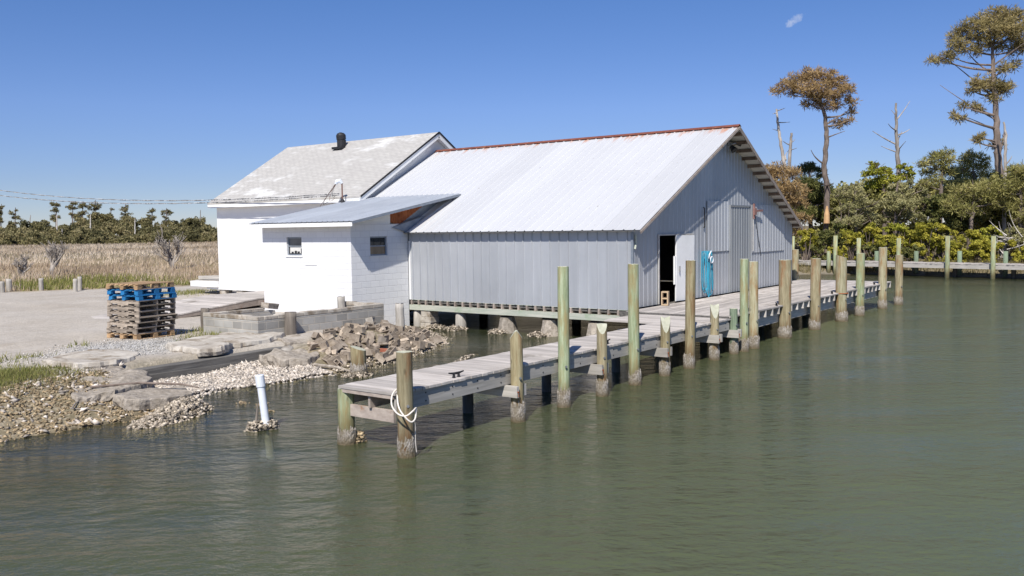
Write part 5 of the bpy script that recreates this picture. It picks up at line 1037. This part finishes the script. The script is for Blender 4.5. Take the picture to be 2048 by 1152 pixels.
# dense wood behind, as one mass, and shore ground cover
cl = []
for i in range(230):
    y = RNG.uniform(-45, 62); x = 70+RNG.uniform(0, 14)+max(0, (y-20)*.25); cl.append(((x, y, RNG.uniform(1.0, 6.2)), RNG.uniform(1.5, 2.5)))
for i in range(70):
    y = RNG.uniform(24, 62); x = 60+RNG.uniform(0, 10)+(y-20)*.2; cl.append(((x, y, RNG.uniform(1.0, 5.4)), RNG.uniform(1.3, 2.3)))
for i in range(60):
    y = RNG.uniform(-45, 2); x = 60+RNG.uniform(0, 9); cl.append(((x, y, RNG.uniform(1.0, 5.4)), RNG.uniform(1.3, 2.3)))
wd_ = foliage(None, cl, .36, .2, 'l_back', 7, name='woodland', squash=.8); stuff(wd_, 'dense wood standing behind the nearer trees on the right', 'wood')
P = scatter(26000, 54, 63, -14, 24, lambda x, y: (shore_d(x, y) > .25) & (RNG.random(len(x)) < .8)); blades('shore_reeds', P, np.array(.4), .02, 'g_dark', 'dry grass and weeds along the foot of the right shore', 'grass')
# ------------------------------------------------------------------ far wood and bare shrubs on the left
cl = []
for i in range(1000):
    a = RNG.uniform(math.radians(45), math.radians(84)); d = RNG.uniform(188, 232); x, y = d*math.cos(a), d*math.sin(a); f = (d-188)/44; cl.append(((x, y, RNG.uniform(.8, 2.2)+f*RNG.uniform(2.6, 4.6)+1.1*f*math.sin(a*31)+1.0*f*math.sin(a*83+1)), RNG.uniform(1.1, 2.1)))
wl = foliage(None, cl, .55, .24, 'l_far', 5, name='far_woodland', squash=.85); stuff(wl, 'long low far wood beyond the marsh', 'wood')
for i, (u, v, r, mat) in enumerate([(12, 478, 20, 'l_dark'), (60, 470, 18, 'l_far'), (110, 476, 20, 'l_dark'), (165, 480, 16, 'l_dark'), (225, 474, 19, 'l_dark'), (262, 478, 14, 'l_far'), (305, 470, 18, 'l_dark'), (345, 476, 14, 'l_dark'), (372, 474, 16, 'l_dark'), (413, 472, 17, 'l_bush'), (85, 455, 16, 'l_far'), (200, 455, 16, 'l_far'), (330, 450, 18, 'l_far'), (400, 448, 16, 'l_far')]):
    pass
G2 = 'far pines rising out of the wood on the left'
for i, (u, tp, cls, lb) in enumerate([(2, 408, [(2, 405, 6), (6, 412, 5), (-3, 415, 5)], 'far pine cut by the left edge of the view'), (30, 415, [(28, 412, 6), (20, 420, 5), (36, 418, 5), (46, 425, 4)], 'small far pine next to the left edge'), (60, 430, [], 'bare thin far snag near the left edge'),
     (112, 404, [(111, 406, 3)], 'thin far snag under the cables'), (145, 402, [(140, 404, 6), (150, 402, 6), (136, 414, 7), (148, 416, 7), (155, 410, 5)], 'dense far pine under the cables, left of three'), (165, 402, [(163, 400, 6), (170, 404, 5), (160, 404, 4)], 'far pine with a small tuft, middle of three'), (190, 400, [(188, 400, 8), (197, 404, 6), (182, 406, 5), (190, 412, 5)], 'far pine with the broadest flat top, right of three'),
     (221, 414, [(214, 416, 3), (220, 412, 3)], 'thin sparse far snag right of the flat topped pine'), (250, 408, [(246, 408, 6), (255, 408, 6), (250, 404, 5)], 'far pine with a flat tuft standing alone'), (304, 415, [(300, 412, 6), (310, 414, 6), (296, 418, 5), (304, 420, 6)], 'far pine with a round tuft near the house side'), (332, 416, [(328, 414, 6), (338, 416, 6), (330, 422, 6)], 'last far pine before the house'),
     (400, 420, [], 'thin far snag beside the house edge')]):
    snagq = not cls; cls = [] if snagq else [(u+random.uniform(-11, 11)*(.3+.7*random.random()), tp+random.uniform(4, 38), random.uniform(3.5, 7)) for _ in range(random.choice((8, 10, 12)))]+[(u+2, tp+5, 4)]
    dp = 212+random.uniform(-4, 10); tree('far_pine' if not snagq else 'far_snag', lb, dp, [(u, 478, 1.5), (u, 445, 1.2), (u+1, tp, .7)], [(a, b, c*1.15) for a, b, c in cls], 'l_far', .6, .13, 3, G2, 'bark' if not snagq else 'dead', squash=.6, spread=.4)
for (u, v, tp, lb) in ((124, 488, 458, 'short pale dead trunk at the wood edge, left one'), (270, 470, 438, 'pale dead trunk standing in the middle of the far wood'), (352, 480, 462, 'short pale dead trunk at the wood edge, right one'), (114, 470, 430, 'pale thin dead trunk in the far wood under the cables'), (181, 456, 430, 'pale thin dead trunk in the far wood left of the flat topped pine')):
    tree('dead_tree', lb, 185, [(u, v, 1.5), (u, (v+tp)/2, 1.3), (u, tp, .9)], [], 'l_far', 1, 1, 1, 'pale dead trunks in the far wood', 'drift')
def bare_shrub(u, v, h, wpx, dp, lb, seed):
    random.seed(seed); b = W(u, v, dp); b.z = gz(b.x, b.y); k = dp/FPX; root = thing('bare_shrub', tuple(b), lb, 'shrub', 'bare shrubs in the marsh'); m = MB()
    def grow(p, d, L, r, lev):
        q = p+d*L; limb(m, p, q, r, r*.6, -.05, 3, 5)
        if lev == 0: return
        for i in range(random.choice((3, 4, 4))):
            e = (d*.75+Vector(tuple(unit(1, (0, 0, .9))[0]))*.6).normalized(); grow(p.lerp(q, random.uniform(.35, 1)), e, L*random.uniform(.5, .8), r*.6, lev-1)
    H = h*k
    for i in range(4): grow(b, (Vector((0, 0, 1))+Vector(tuple(unit(1)[0]))*.38).normalized(), H*.5, .10, 3)
    m.build('branches', 'dead', root); random.seed(seed+5)
bare_shrub(346, 540, 76, 50, 66, 'bare grey many branched shrub in the marsh left of the house', 3)
bare_shrub(104, 560, 72, 40, 60, 'bare twiggy shrub behind the single bollard', 11)
bare_shrub(45, 562, 42, 20, 58, 'leaning dead pale shrub near the left bollards', 23)
